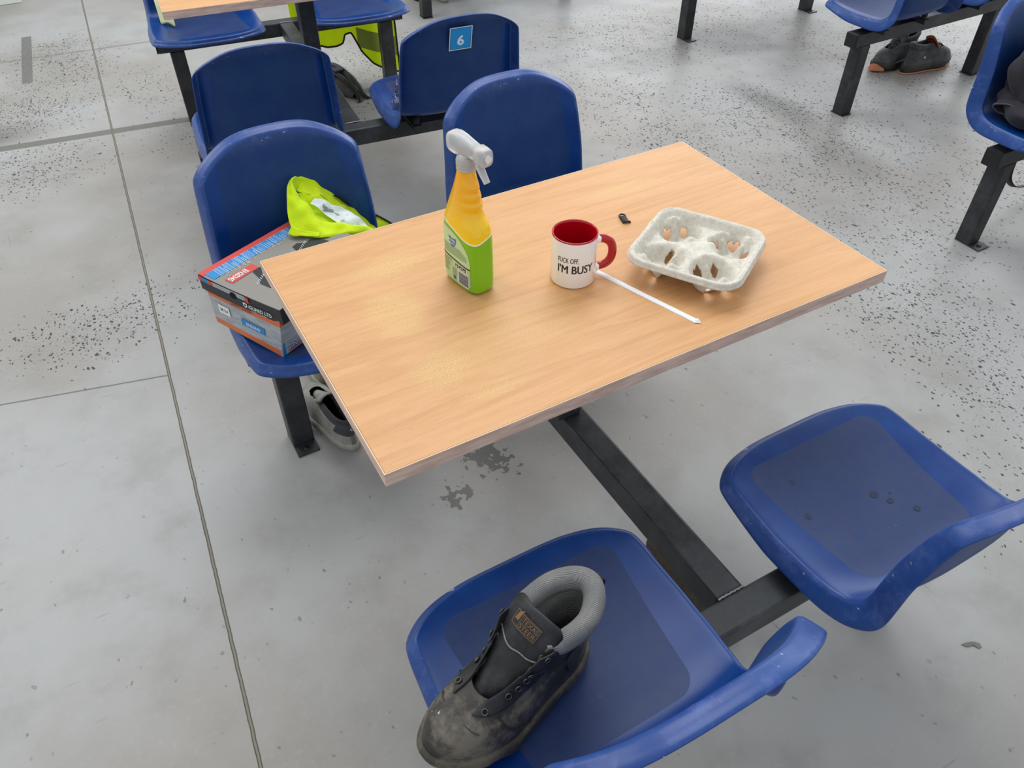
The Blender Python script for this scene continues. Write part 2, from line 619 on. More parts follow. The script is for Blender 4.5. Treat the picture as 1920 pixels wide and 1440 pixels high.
def text_geo(s, bold=0.0, res=3):
    """vertices and faces of lettering scaled to unit cap height, origin at its lower left"""
    key = (s, bold)
    if key in _text_cache:
        return _text_cache[key]
    cu = bpy.data.curves.new('lettering', 'FONT')
    cu.body = s
    cu.offset = bold
    cu.resolution_u = res
    cu.fill_mode = 'FRONT'
    ob = bpy.data.objects.new('lettering', cu)
    C.objects.link(ob)
    dg = bpy.context.evaluated_depsgraph_get()
    dg.update()
    me = bpy.data.meshes.new_from_object(ob.evaluated_get(dg))
    vs = [v.co.copy() for v in me.vertices]
    fs = [list(q.vertices) for q in me.polygons]
    bpy.data.objects.remove(ob)
    bpy.data.curves.remove(cu)
    bpy.data.meshes.remove(me)
    x0, x1 = min(v.x for v in vs), max(v.x for v in vs)
    y0, y1 = 0.0 if ',' in s or "'" in s else min(v.y for v in vs), max(v.y for v in vs)
    vs = [((v.x - x0) / (x1 - x0), (v.y - y0) / (y1 - y0)) for v in vs]
    _text_cache[key] = (vs, fs)
    return vs, fs


def add_text(mb, s, f, w, h, mi, bold=0.0):
    """f(u, v) maps a point (u across 0..w, v up 0..h) to 3D"""
    vs, fs = text_geo(s, bold)
    mb.add([f(a * w, b * h) for a, b in vs], fs, mi, False)


# ------------------------------------------------------------------ setting
fl = MB()
n = 8
fl.grid([[(-5 + 13 * i / n, -4 + 14 * j / n, 0) for i in range(n + 1)] for j in range(n + 1)], smooth=False)
fo = fl.build('floor', M['floor'])
tag(fo, 'grey sealed concrete floor with pitted coating and a saw cut joint', kind='structure')
wall = MB()
wall.box((-5.0, 4.95, 0), (-.79, 5.07, 2.6))
wo = wall.build('wall_back', new_mat('white_wall', '#e9efe9', .5))
bevel(wo, .004)
tag(wo, kind='structure')

# ------------------------------------------------------------------ seat shell
PROF = [(.000, .303, .447), (.03, .330, .4485), (.08, .38, .442), (.14, .44, .434), (.21, .51, .429), (.28, .58, .429), (.33, .630, .431),
        (.37, .668, .441), (.41, .697, .466), (.45, .710, .506), (.50, .719, .560), (.56, .730, .624), (.62, .742, .683), (.68, .755, .742), (.728, .768, .789)]
S0, LT = .022, .704


def prof(s):
    pts = PROF
    if s <= 0: k, u = 0, s / (pts[1][0] - pts[0][0])
    else:
        k = 0
        while k < len(pts) - 2 and s > pts[k + 1][0]:
            k += 1
        u = (s - pts[k][0]) / (pts[k + 1][0] - pts[k][0])
    g = lambda i: Vector(pts[min(max(i, 0), len(pts) - 1)][1:])
    p0, p1, p2, p3 = g(k - 1), g(k), g(k + 1), g(k + 2)
    return 0.5 * ((2 * p1) + (p2 - p0) * u + (2 * p0 - 5 * p1 + 4 * p2 - p3) * u * u + (3 * p1 - p0 - 3 * p2 + p3) * u ** 3)


WID = [(0, .188), (.02, .198), (.05, .207), (.10, .213), (.2, .218), (.28, .217), (.33, .213), (.38, .205), (.43, .198), (.50, .195), (.58, .189), (.64, .184), (.70, .176), (LT, .166)]
RAISE = [(0, .004), (.1, .012), (.2, .015), (.30, .017), (.36, .020), (.41, .026), (.46, .032), (.52, .036), (.6, .034), (LT, .026)]
FLN = [(0, .018), (.1, .026), (.2, .038), (.28, .040), (.35, .046), (.42, .050), (.5, .046), (.58, .040), (.66, .032), (LT, .028)]


def seat_point(u, t):
    a = S0 + .050 * abs(u) ** 4
    b = LT - .064 * abs(u) ** 3.1
    s = a + t * (b - a)
    c = prof(s)
    e = .004
    d = (prof(s + e) - prof(s - e)).normalized()
    N = Vector((0, -d.y, d.x))
    w = smooth_interp(WID, s)[0] * .975
    r = smooth_interp(RAISE, s)[0]
    lift = r * (abs(u) ** 3.2) + .004 * (1 - abs(u) ** 2) * (1 if s > .45 else 0)
    P = Vector((u * w, c.x, c.y)) + N * lift
    return P, N, Vector((0, d.x, d.y)), s, w


def make_seat(parent):
    nu, nv = 24, 44
    us = [-1 + 2 * i / nu for i in range(nu + 1)]
    # gather the columns towards the edges
    us = [math.copysign(abs(u) ** .8, u) for u in us]
    rows, uvr = [], []
    for j in range(nv + 1):
        t = j / nv
        r, ur = [], []
        for u in us:
            P, N, T, s, w = seat_point(u, t)
            r.append(P)
            ur.append((u * w, s))
        rows.append(r)
        uvr.append(ur)
    mb = MB()
    mb.grid(rows)
    uvs = [q for r in uvr for q in r]
    # perimeter flange
    ring = [(0, i) for i in range(nu + 1)] + [(j, nu) for j in range(1, nv + 1)] + [(nv, i) for i in range(nu - 1, -1, -1)] + [(j, 0) for j in range(nv - 1, 0, -1)]
    pts = [rows[j][i] for j, i in ring]
    nr = len(ring)
    outs, norms, lens = [], [], []
    for k, (j, i) in enumerate(ring):
        t = (pts[(k + 1) % nr] - pts[k - 1]).normalized()
        _, N, T, s, w = seat_point(us[i], j / nv)
        # surface normal including the lift of the edge
        O = t.cross(N).normalized()
        outs.append(O)
        norms.append(N)
        L = smooth_interp(FLN, s)[0]
        lens.append(L)
    for _ in range(3):
        outs = [(outs[k - 1] + outs[k] * 2 + outs[(k + 1) % nr]).normalized() for k in range(nr)]
        norms = [(norms[k - 1] + norms[k] * 2 + norms[(k + 1) % nr]).normalized() for k in range(nr)]
        lens = [(lens[k - 1] + lens[k] * 2 + lens[(k + 1) % nr]) / 4 for k in range(nr)]
    base = 0
    idx0 = [j * (nu + 1) + i for j, i in ring]
    prev = idx0
    for (oo, dd, pw) in ((.004, .0008, 0), (.0085, .0045, 0), (.0115, .012, 0), (.0160, 1.0, 1), (.0170, 1.0, 2)):
        vs = []
        for k in range(nr):
            L = lens[k]
            dn = dd if pw == 0 else (L * .6 if pw == 1 else L)
            vs.append(pts[k] + outs[k] * (oo + (.004 if pw == 2 else 0)) - norms[k] * dn)
        b = mb.add(vs, [])
        cur = list(range(b, b + nr))
        for k in range(nr):
            k2 = (k + 1) % nr
            mb.f.append([prev[k], cur[k], cur[k2], prev[k2]])
            mb.mi.append(0)
            mb.sm.append(True)
        uvs += [(.9, .9)] * nr
        prev = cur
    o = mb.build('seat', M['seat'], parent)
    uvl = o.data.uv_layers.new(name='UVMap')
    for pl in o.data.polygons:
        for li in pl.loop_indices:
            uvl.data[li].uv = uvs[o.data.loops[li].vertex_index]
    mod(o, 'SOLIDIFY', thickness=.0045, offset=-1)
    mod(o, 'SUBSURF', levels=1, render_levels=1)
    return o


BAR_Z0, BAR_Z1 = .315, .375


def make_table():
    root = thing('canteen_table', '', 'table')
    tb = MB()
    tb.box((-.5, -.3, .725), (.5, .3, .75), 1)
    t = tb.build('tabletop', [M['wood'], M['edge']], root)
    t.data.polygons[1].material_index = 0
    t.data.polygons[0].material_index = 1
    bevel(t, .0012, 2)
    # bright edge of the banding, and the joint just inside it
    eb = MB()
    for a, b, c, d, mi in ((-.5, -.3, .5, -.2978, 0), (-.5, .2978, .5, .3, 0), (-.5, -.2978, -.4978, .2978, 0), (.4978, -.2978, .5, .2978, 0),
                           (-.4978, -.2978, .4978, -.2971, 1), (-.4978, -.2971, -.4971, .2978, 1)):
        eb.poly([(a + (.0008 if a < -.499 else 0), b + (.0008 if b < -.299 else 0), .7502 - mi * .00005), (c - (.0008 if c > .499 else 0), b + (.0008 if b < -.299 else 0), .7502 - mi * .00005), (c - (.0008 if c > .499 else 0), d - (.0008 if d > .299 else 0), .7502 - mi * .00005), (a + (.0008 if a < -.499 else 0), d - (.0008 if d > .299 else 0), .7502 - mi * .00005)], mi)
    eb.build('edge_banding', [M['edge_light'], M['joint']], t)
    mb = MB(); mb.box((-.03, -.03, BAR_Z1), (.03, .03, .713))
    o = mb.build('post', M['steel'], root); bevel(o, .005)
    mb = MB(); mb.box((-.16, -.16, .713), (.16, .16, .725))
    o = mb.build('mounting_plate', M['steel'], root); bevel(o, .002)
    mb = MB(); mb.box((-.030, -.534, BAR_Z0), (.030, .541, BAR_Z1))
    o = mb.build('centre_beam', M['steel'], root); bevel(o, .006, 3); o.location.x = .014
    for sgn in (-1, 1):
        wd = MB()
        wd.tube([(-.029 + .058 * i / 16, sgn * ((.541 if sgn > 0 else .534) + .0006 * math.sin(i * 2.1)), BAR_Z1 + .0005) for i in range(17)], [.0022 + .0004 * math.sin(i * 2.6) for i in range(17)], 6)
        wd.build('weld_seam', M['weld'], o)
    for sgn in (-1, 1):
        BY = .564 if sgn < 0 else .571
        mb = MB(); mb.box((-.545, sgn * BY - .03, BAR_Z0), (.545, sgn * BY + .03, BAR_Z1))
        o = mb.build('seat_bar', M['steel'], root); bevel(o, .006, 3)
        for e in (-1, 1):
            mb = MB(); mb.box((e * .545 - .001, sgn * BY - .0295, BAR_Z0 + .0005), (e * .545 + .006 * e if e > 0 else e * .545 + .001, sgn * BY + .0295, BAR_Z1 - .0005)) if e > 0 else None
            if e < 0:
                mb = MB(); mb.box((-.551, sgn * BY - .0295, BAR_Z0 + .0005), (-.544, sgn * BY + .0295, BAR_Z1 - .0005))
            q = mb.build('end_cap', M['cap'], o); bevel(q, .003)
            mb = MB(); mb.box((e * .47 - .03, sgn * BY - .03, 0.004), (e * .47 + .03, sgn * BY + .03, BAR_Z0))
            lg = mb.build('leg', M['steel'], root); bevel(lg, .005)
            fp = MB()
            y0, y1 = sorted((sgn * .60, sgn * (.500 if sgn > 0 else .528)))
            fp.box((e * .47 - .03, y0, 0), (e * .47 + .03, y1, .005))
            fp.lathe([(0.0, .0095), (.006, .0095), (.009, .005)], 10, 1, (e * .47, sgn * (.520 if sgn > 0 else .537), 0))
            fq = fp.build('foot_plate', [M['steel'], M['cap']], lg); bevel(fq, .001)
    for sgn in (1, -1):
        for e in (-1, 1):
            s_ = make_seat(root) if (sgn, e) == (1, -1) else None
            if s_ is None:
                s_ = make_table.seat.copy(); C.objects.link(s_); s_.parent = root
            else:
                make_table.seat = s_
            s_.location = (e * .314 - .019 if sgn > 0 else e * .322 + .010, .006 if sgn > 0 else -.012, 0)
            s_.rotation_euler = (0, 0, 0 if sgn > 0 else PI)
            br = MB()
            for bx in (-.13, .13):
                br.box((bx - .015, .50, BAR_Z1), (bx + .015, .64, BAR_Z1 + .018))
                for by in (.52, .62):
                    br.lathe([(.012, .0), (.012, .034), (0, .034)], 12, 1, (bx, by, BAR_Z1 + .016))
            br.box((-.145, .545, BAR_Z1 - .001), (.145, .597, BAR_Z1 + .006))
            if make_table.br is None:
                b_ = br.build('seat_bracket', [M['steel'], M['cap']], s_)
                make_table.br = b_
            else:
                b_ = make_table.br.copy(); C.objects.link(b_); b_.parent = s_
    return root


make_table.seat = None
make_table.br = None
table = make_table()
table['label'] = 'canteen table with the spray bottle, mug and drink tray standing on its beech top'
T2 = copy_tree(table)
T2.location = (.157, 2.062, 0); T2.rotation_euler = (0, 0, math.radians(-5.7))
T2['label'] = 'canteen table with number 6 on a blue seat back, behind the spray bottle table'
T3 = copy_tree(table)
T3.location = (2.865, 1.91, 0); T3.rotation_euler = (0, 0, math.radians(1.2))
T3['label'] = 'canteen table whose blue seat stands over a pair of orange-lined safety shoes'
T4 = copy_tree(table)
T4.location = (2.450, -.248, 0)
T4['label'] = 'canteen table whose blue seat holds a dark jacket, at the right edge'
T5 = copy_tree(table)
T5.location = (1.779, 4.026, 0); T5.rotation_euler = (0, 0, math.radians(-4))
T5['label'] = 'farthest canteen table, only a dark steel leg showing beside beige shoes'
for q in (table, T2, T3, T4, T5):
    q['group'] = 'canteen tables with attached blue seats'

for ch in T2.children:
    if ch.name.startswith('seat') and ch.name[4:5] in ('', '.') and ch.location.x < 0 and abs(ch.rotation_euler[2]) > 1:
        ch.location.x += .030
for ch in T2.children:
    nm = ch.name.split('.')[0]
    if (nm == 'seat_bar' and ch.data.vertices[0].co.y > 0) or (nm == 'leg' and ch.data.vertices[0].co.y > 0):
        ch.location.y += .075
    if nm in ('seat_bar', 'leg') and ch.data.vertices[0].co.y < 0:
        ch.location.y += .038; ch.location.x += .035
    if nm == 'centre_beam':
        ch.scale.y = 1.034; ch.location.y += .0565
# number sticker on the seat back of the table behind
for ch in T2.children:
    if ch.name.startswith('seat') and ch.location.x > 0 and abs(ch.rotation_euler[2]) > 1:
        ch['label'] = 'blue seat with the number 6 sticker on its back'
        st = MB()
        yb = lambda z: .768 + (z - .789) * .27 + .0125
        def sf(cxs, czs):
            return lambda a, b, off=0: (cxs - a, yb(czs + b) + off, czs + b)
        cxs, czs, hw = .005, .705, .0375
        def quad(h, off, mi):
            st.poly([(cxs - h * 1.0, yb(czs - h) + off, czs - h), (cxs + h, yb(czs - h) + off, czs - h), (cxs + h, yb(czs + h) + off, czs + h), (cxs - h, yb(czs + h) + off, czs + h)], mi)
        quad(hw, .0, 0); quad(hw * .925, .0004, 1); quad(hw * .88, .0008, 2)
        add_text(st, '6', lambda a, b: (cxs + .0115 - a, yb(czs - .022 + b) + .0013, czs - .022 + b), .023, .033, 0, .03)
        sk = st.build('number_sticker', [new_mat('sticker_white', '#e8f2f6', .4), new_mat('sticker_line', '#0c4a80', .4), new_mat('sticker_blue', '#0a95dc', .4)], ch)
        sk['label'] = 'light blue square sticker with a white number 6'

# damp spots on the pan of the empty near seat
DROPS = [(.095, .421, .0062), (.088, .432, .003), (-.024, .513, .0085), (-.040, .538, .0065), (-.068, .575, .0065), (.123, .491, .0065), (-.054, .525, .0020)]
for ch in table.children:
    if ch.name.split('.')[0] == 'seat' and ch.location.x > 0 and abs(ch.rotation_euler[2]) > 1:
        ds = MB()
        for (ax, ay, ar) in DROPS:
            vs = []
            for i in range(14):
                a = 2 * PI * i / 14
                q = ar * (1 + .35 * noise.noise(Vector((math.cos(a) * 1.5 + ax * 90, math.sin(a) * 1.5, ay * 50))))
                x_, y_ = ax + q * math.cos(a), ay + q * math.sin(a)
                # height of the pan under the spot
                s__ = .06
                for _ in range(40):
                    if prof(s__).x < y_: s__ += .01
                vs.append((x_, y_, prof(s__).y + smooth_interp(RAISE, s__)[0] * (abs(x_) / .212) ** 3.2 + .0007))
            ds.add(vs, [list(range(14))], 0, True)
        dm = new_mat('dark_damp', '#1a2648', .35)
        d_ = ds.build('damp_spots', dm, ch)
        d_['kind'] = 'stuff'

# ------------------------------------------------------------------ mug
mug = thing('mug', 'white mug with red inside and black lettering', 'mug', (-.017, -.030, .7502))
mb = MB()
mb.lathe([(0, 0), (.036, 0), (.0395, .0015), (.041, .004), (.041, .0935)], 72, 0)
b_ = mb.build('body', M['white'], mug)
mb = MB()
mb.lathe([(.041, .0935), (.0409, .0955), (.0395, .0965), (.0380, .0955), (.0372, .090), (.0370, .02), (.035, .010), (.028, .006), (0, .005)], 72, 0)
mb.build('red_lining', M['red'], mug)
hp = []
ha = math.radians(-22)
dx, dy = math.cos(ha), math.sin(ha)
for i in range(25):
    a = -PI / 2 + PI * i / 24
    rr_ = .040 + .030 * (abs(math.cos(a)) ** .72)
    hp.append((dx * rr_, dy * rr_, .0495 + .0290 * math.copysign(abs(math.sin(a)) ** .9, math.sin(a))))
mb = MB()
mb.tube(hp, .0080, 14, flat=.8, up=(-dy, dx, 0))
mb.build('handle', M['red'], mug)
for zz in (.0205, .0785):
    mb = MB()
    mb.tube([(dx * .0395, dy * .0395, zz), (dx * .0425, dy * .0425, zz), (dx * .0465, dy * .0465, zz)], [.0100, .0088, .0074], 14, flat=.9)
    mb.build('handle_joint', M['white'], mug)
mb = MB()
ta = math.radians(-118)
def mugf(u0, z0):
    def f(a, b):
        an = ta + (u0 + a) / .0412
        return (.04125 * math.cos(an), .04125 * math.sin(an), z0 + b)
    return f
add_text(mb, "I'M BUSY", mugf(-.0335, .034), .067, .0165, 0, .0)
add_text(mb, "I'M BUSY", mugf(-.0330, .0343), .067, .0165, 0, .0)
add_text(mb, "I'M BUSY", mugf(-.0325, .0338), .067, .0165, 0, .0)
add_text(mb, "FUCK OFF,", mugf(-.0335, .0555), .0385, .0098, 0, .0)
add_text(mb, "FUCK OFF,", mugf(-.0332, .0556), .0385, .0098, 0, .0)
mb.build('lettering', M['ink'], mug)

# ------------------------------------------------------------------ spray bottle
bot = thing('spray_bottle', 'yellow and green trigger spray bottle with clear nozzle head', 'bottle', (-.186, .050, .7502), math.radians(-80))
# local x = towards the nozzle, y = across; label face looks to -y
BL = [  # z, half length front, half length back, half depth, exponent
    (.0, .042, .042, .0205, 3.0), (.002, .0455, .0455, .0240, 3.4), (.006, .048, .048, .0262, 3.8), (.02, .0488, .0488, .0268, 3.8), (.06, .0488, .0488, .0268, 3.8),
    (.10, .0488, .0488, .0268, 3.6), (.118, .0480, .0480, .0265, 3.3), (.130, .0448, .0460, .0260, 3.0), (.138, .0395, .0445, .0250, 2.7), (.144, .0345, .0430, .0242, 2.5),
    (.150, .0318, .0410, .0235, 2.4), (.155, .0300, .039, .0228, 2.3), (.161, .0330, .037, .0222, 2.2), (.167, .0332, .0342, .0216, 2.2), (.172, .0290, .032, .0208, 2.1),
    (.178, .0315, .0295, .0202, 2.1), (.184, .0312, .0270, .0196, 2.0), (.189, .0272, .0245, .0190, 2.0), (.195, .0292, .0220, .0182, 2.0), (.201, .0278, .0195, .0174, 2.0),
    (.207, .0245, .0172, .0164, 2.0), (.214, .0225, .0145, .0154, 2.0), (.222, .0212, .0120, .0147, 2.0), (.230, .0195, .0100, .0140, 2.0)]
def bottle_at(z, ang, grow=0.0):
    hf, hb, dp, ex = smooth_interp(BL, z)
    c, s_ = math.cos(ang), math.sin(ang)
    h = hf if c > 0 else hb
    return ((h + grow) * math.copysign(abs(c) ** (2 / ex), c), (dp + grow) * math.copysign(abs(s_) ** (2 / ex), s_), z)
mb = MB()
NB = 72
zs = []
z = 0.0
while z < .2298:
    zs.append(z); z += .0022
zs.append(.230)
rows = [[bottle_at(z, 2 * PI * i / NB) for i in range(NB)] for z in zs]
mb.grid(rows, 0, True, close_u=True)
mb.add(rows[0], [list(range(NB))[::-1]], 0, False)
bm_ = new_mat('bottle_plastic', '#e8a800', .2, spec=.4, coat=.6)
bm_.node_tree.nodes['Principled BSDF'].inputs['Coat Roughness'].default_value = .06
k = NT(bm_)
o_ = k.coords('Object')
bx_, by_, bz_ = k.sep(o_)
# dividing line: high at the back, dipping towards the grip side, rising again at the edge
xx = k.math('DIVIDE', bx_, .0465)
curve = k.math('ADD', k.math('SUBTRACT', .125, k.math('MULTIPLY', k.step(xx, -.9, .95), .020)), k.math('MULTIPLY', k.step(k.math('DIVIDE', by_, .026), -.8, .8), .010))
dz = k.math('SUBTRACT', bz_, curve)
grn = k.mix(k.step(dz, -.0022, -.0018), '#7cc010', '#f6f7ea')
yel = k.mix(k.step(bz_, .10, .20), '#ffd400', '#ffb600')
k.color(k.mix(k.step(dz, .0005, .0009), grn, yel))
k.b.inputs['Subsurface Weight'].default_value = .0
k.b.inputs['Subsurface Radius'].default_value = (.01, .008, .002)
mb.build('body', bm_, bot)
# label on the -y face
lb = MB()
def face_y(x, z, off):
    hf, hb, dp, ex = smooth_interp(BL, z)
    h = hf if x > 0 else hb
    c = min(abs(x) / h, .999)
    return -(dp * (1 - c ** ex) ** (1 / ex)) - off
def lf(x, z, off=.0006):
    return (x, face_y(x, z, off), z)
def region(f_lo, f_hi, x0, x1, off, mi, nx=24, nz=8):
    rows = []
    for j in range(nz + 1):
        rows.append([lf(x0 + (x1 - x0) * i / nx, f_lo(x0 + (x1 - x0) * i / nx) + (f_hi(x0 + (x1 - x0) * i / nx) - f_lo(x0 + (x1 - x0) * i / nx)) * j / nz, off) for i in range(nx + 1)])
    lb.grid(rows, mi, True)
X0, X1 = -.043, .036
top_ = lambda x: .064 + .051 * math.sqrt(max(0, 1 - max(0, (x - X0) / (X1 - X0) * 1.0) ** 2.3)) - .004 * (1 - min(1, (x - X0) / .006))
low_ = lambda x: .010 + .004 * max(0, (x - .027) / .006) + .003 * max(0, (-.034 - x) / .007)
region(low_, top_, X0, X1, .0005, 0)
region(lambda x: low_(x), lambda x: .0575 - .004 * (x - X0) / .07, X0, X1 - .0005, .0008, 1, 20, 6)
region(lambda x: .058 - .006 * (x - X0) / .07, lambda x: .0605 - .006 * (x - X0) / .07, X0, X1, .0011, 2, 20, 1)
region(lambda x: .041, lambda x: .051, -.005, .029, .0011, 6, 12, 2)
for i in range(3):
    region(lambda x: .0425, lambda x: .0500, -.003 + i * .0105, .0055 + i * .0105, .0013, 2, 4, 2)
    cx0 = .0013 + i * .0105
    region(lambda x: .0438, lambda x: .0462, cx0 - .0022, cx0 + .0022, .0015, 6, 3, 1)
    region(lambda x: .0468, lambda x: .0485, cx0 - .001 + .0008 * i, cx0 + .0008, .0015, 6, 2, 1)
region(lambda x: .011, lambda x: .0395, .0035, .0325, .0011, 6, 12, 4)
zz = .0135
for i in range(15):
    hh = (.0012, .0008, .0016, .0007, .001)[i % 5]
    region(lambda x: zz, lambda x: zz + hh, .006, .0318, .0014, 3, 10, 1)
    zz += .00165
region(lambda x: .014, lambda x: .022, -.0105, -.0025, .0011, 4, 4, 2)
for i in range(8):
    region(lambda x: .0645 + i * .0024, lambda x: .0652 + i * .0024, -.036, min(.029, .031 - max(0, i - 3) * .004), .0010, 5, 14, 1)
for i in range(13):
    w_ = random.uniform(.014, .022)
    region(lambda x: .0235 + i * .0024, lambda x: .0243 + i * .0024, -.0385, -.0385 + w_ + (.008 if i > 9 else 0), .0011, 5, 6, 1)
    if i < 7: region(lambda x: .024 + i * .0023, lambda x: .0247 + i * .0023, -.012, .0015, .0011, 5, 5, 1)
# shield badge
sh = []
for i in range(9):
    sh.append((-.0125 + .021 * i / 8, .0985 - .0012 * math.cos(PI * (i / 4 - 1))))
sh = [(q[0] - .006, q[1]) for q in sh] + [(.0005, .089), (-.003, .0835), (-.0085, .0795), (-.014, .0835), (-.0175, .089)]
b0 = lb.add([lf(x, z, .0010) for x, z in sh], [list(range(len(sh)))], 4, False)
add_text(lb, 'POWER', lambda a, b: lf(-.0178 + a, .0915 + b, .0014), .0185, .0048, 6, .03)
add_text(lb, 'FORCE', lambda a, b: lf(-.0150 + a, .0855 + b, .0014), .0130, .0040, 6, .03)
lo = lb.build('label', [new_mat('label_mint', '#c3dfa6', .35), new_mat('label_pale', '#b7cf98', .35), new_mat('label_black', '#20261c', .4), new_mat('label_bar', '#4b4a5c', .4), new_mat('label_blue', '#2f62a8', .4), new_mat('label_text', '#6f8a62', .5), new_mat('label_white', '#e6efe2', .35)], bot)
lo['label'] = 'pale green back label with blue shield badge and barcode'
clear = new_mat('frosted_clear_plastic', '#f8fafa', .25, trans=.50, ior=1.3)
mb = MB()
pr = [(.0150, .2165), (.0165, .217)]
for i in range(4):
    z0 = .218 + i * .0042
    pr += [(.0170, z0), (.0170, z0 + .0032), (.0164, z0 + .0035), (.0164, z0 + .0041)]
pr += [(.0166, .235), (.0154, .2385), (.0140, .240), (.013, .240)]
rows = []
for r, z in pr:
    rows.append([((r + (.0005 if (i % 3 == 0 and z < .235) else 0)) * math.cos(2 * PI * i / 72), (r + (.0005 if (i % 3 == 0 and z < .241) else 0)) * math.sin(2 * PI * i / 72), z) for i in range(72)])
mb.grid(rows, 0, True, close_u=True)
mb.v = [(a + .005, b, c + .0075) for a, b, c in mb.v]
mb.build('collar', new_mat('clear_ribbed_plastic', '#e4e3de', .25, trans=.35, ior=1.35), bot)
# sprayer head: rounded housing, higher at the back
mb = MB()
sec = [(-.0405, 0.2580, .001, .002), (-.0390, 0.2585, .0070, .0095), (-.034, 0.2600, .0108, .0148), (-.026, 0.2615, .0130, .0182), (-.014, 0.2625, .0136, .0190), (.0, 0.2630, .0132, .0172), (.012, 0.2630, .0122, .0150), (.026, 0.2628, .0114, .0132), (.0395, 0.2625, .0108, .0120), (.040, 0.2625, .0128, .0150), (.052, 0.2620, .0126, .0148), (.0595, 0.2620, .0116, .0136), (.0605, 0.2620, .0105, .0124), (.0606, 0.2620, .0040, .0040), (.0606, 0.2620, .001, .001)]
rows = []
for x, zc, hy, hz in sec:
    rows.append([(x, hy * math.copysign(abs(math.cos(a)) ** .62, math.cos(a)), zc + hz * math.copysign(abs(math.sin(a)) ** .62, math.sin(a))) for a in [2 * PI * i / 28 for i in range(28)]])
mb.grid(rows, 0, True, close_u=True)
mb.build('sprayer_head', clear, bot)
mb = MB()
mb.lathe([(.0138, .240), (.0134, .246), (.0120, .250), (.0105, .254), (.0095, .262)], 28, 0, (.005, 0, 0))
mb.tube([(-.006, 0, .256), (.006, 0, .259), (.028, 0, .262)], [.007, .0075, .006], 14)
mb.build('pump_stem', new_mat('milky_plastic', '#eceff0', .3, trans=.25), bot)
mb = MB()
tp = catmull([(.036, 0, .254), (.039, 0, .247), (.043, 0, .238), (.050, 0, .229), (.058, 0, .220)], 14)
rows = []
for i, q in enumerate(tp):
    t = i / 13
    w_ = .0085 - .0028 * t
    d_ = .0050 - .0012 * t
    tx = (tp[min(i + 1, 13)] - tp[max(i - 1, 0)]).normalized()
    nn = Vector((tx.z, 0, -tx.x)) * -1
    rows.append([q + Vector((0, w_, 0)) + nn * -d_, q + Vector((0, w_, 0)) + nn * d_ * .6, q + Vector((0, w_ * .5, 0)) + nn * d_, q + nn * d_ * .2, q + Vector((0, -w_ * .5, 0)) + nn * d_, q + Vector((0, -w_, 0)) + nn * d_ * .6, q + Vector((0, -w_, 0)) + nn * -d_, q + nn * -d_])
mb.grid(rows, 0, True, close_u=True)
mb.add(rows[-1], [list(range(8))], 0)
tg = mb.build('trigger', clear, bot)
mod(tg, 'SUBSURF', levels=1, render_levels=1)
mb = MB()
mb.tube([(.058, 0, .2620), (.0635, 0, .2620)], .0060, 20)
mb.build('nozzle_tip', new_mat('white_nozzle', '#f4f5f5', .3, trans=.2), bot)

# ------------------------------------------------------------------ moulded pulp drink tray
tray = thing('drink_tray', 'moulded grey pulp carrier tray with four empty cup holes', 'tray', (.199, -.111, .75), math.radians(31))
mb = MB()
HS, RC, ZR = .1, .036, .047
def sdf(x, y, h=HS, r=RC):
    qx, qy = max(abs(x) - h + r, 0), max(abs(y) - h + r, 0)
    return math.hypot(qx, qy) + min(max(abs(x) - h + r, abs(y) - h + r), 0) - r
def smx(a, b, t):
    t = max(0, min(1, (t - a) / (b - a))) if b != a else 0
    return t * t * (3 - 2 * t)
PC = .0475
FING = {}
for _sx in (-1, 1):
    for _sy in (-1, 1):
        out_ = math.atan2(_sy, _sx)
        FING[_sx, _sy] = [out_, out_ + PI, ] + ([out_ + PI / 2] if _sx * _sy < 0 else [])
def tray_z(x, y):
    edge = -sdf(x, y)
    zr = ZR
    d = min(math.hypot(x - sx * PC, y - sy * PC) for sx in (-1, 1) for sy in (-1, 1))
    sx, sy = (1 if x > 0 else -1), (1 if y > 0 else -1)
    cup = smx(.026, .046, d)
    # saddles: higher along one diagonal band, lower where two cups almost touch
    cen = .036 - .010 * smx(.0, .05, abs(abs(x) - abs(y)) * .5 + min(abs(x), abs(y)) * .2)
    inner = .002 + cen * cup
    ang = math.atan2(y - sy * PC, x - sx * PC)
    for fa in FING[sx, sy]:
        da = (ang - fa + PI) % (2 * PI) - PI
        inner += .026 * math.exp(-(da / .42) ** 2) * smx(.015, .025, d) * (1 - smx(.033, .047, d))
    wall_ = smx(.0015, .014, edge)
    return zr * (1 - wall_) + min(inner, zr - .002) * wall_
NTG = 110
idx = {}
def holes(x, y):
    sx, sy = (1 if x > 0 else -1), (1 if y > 0 else -1)
    lx, ly = x - sx * PC, y - sy * PC
    d = math.hypot(lx, ly)
    ang = math.atan2(ly, lx)
    for fa in FING[sx, sy]:
        for o2, sz in ((.62, .0082), (-.62, .0070)):
            cxh, cyh = .0290 * math.cos(fa + o2), .0290 * math.sin(fa + o2)
            w_ = noise.noise(Vector((x * 160, y * 160, 3))) * .003
            key = math.sin((sx * 3 + sy * 7 + fa * 2 + o2 * 5) * 4.1)
            if key > -.97 and math.hypot((lx - cxh), (ly - cyh)) < sz + w_:
                return True
    return False
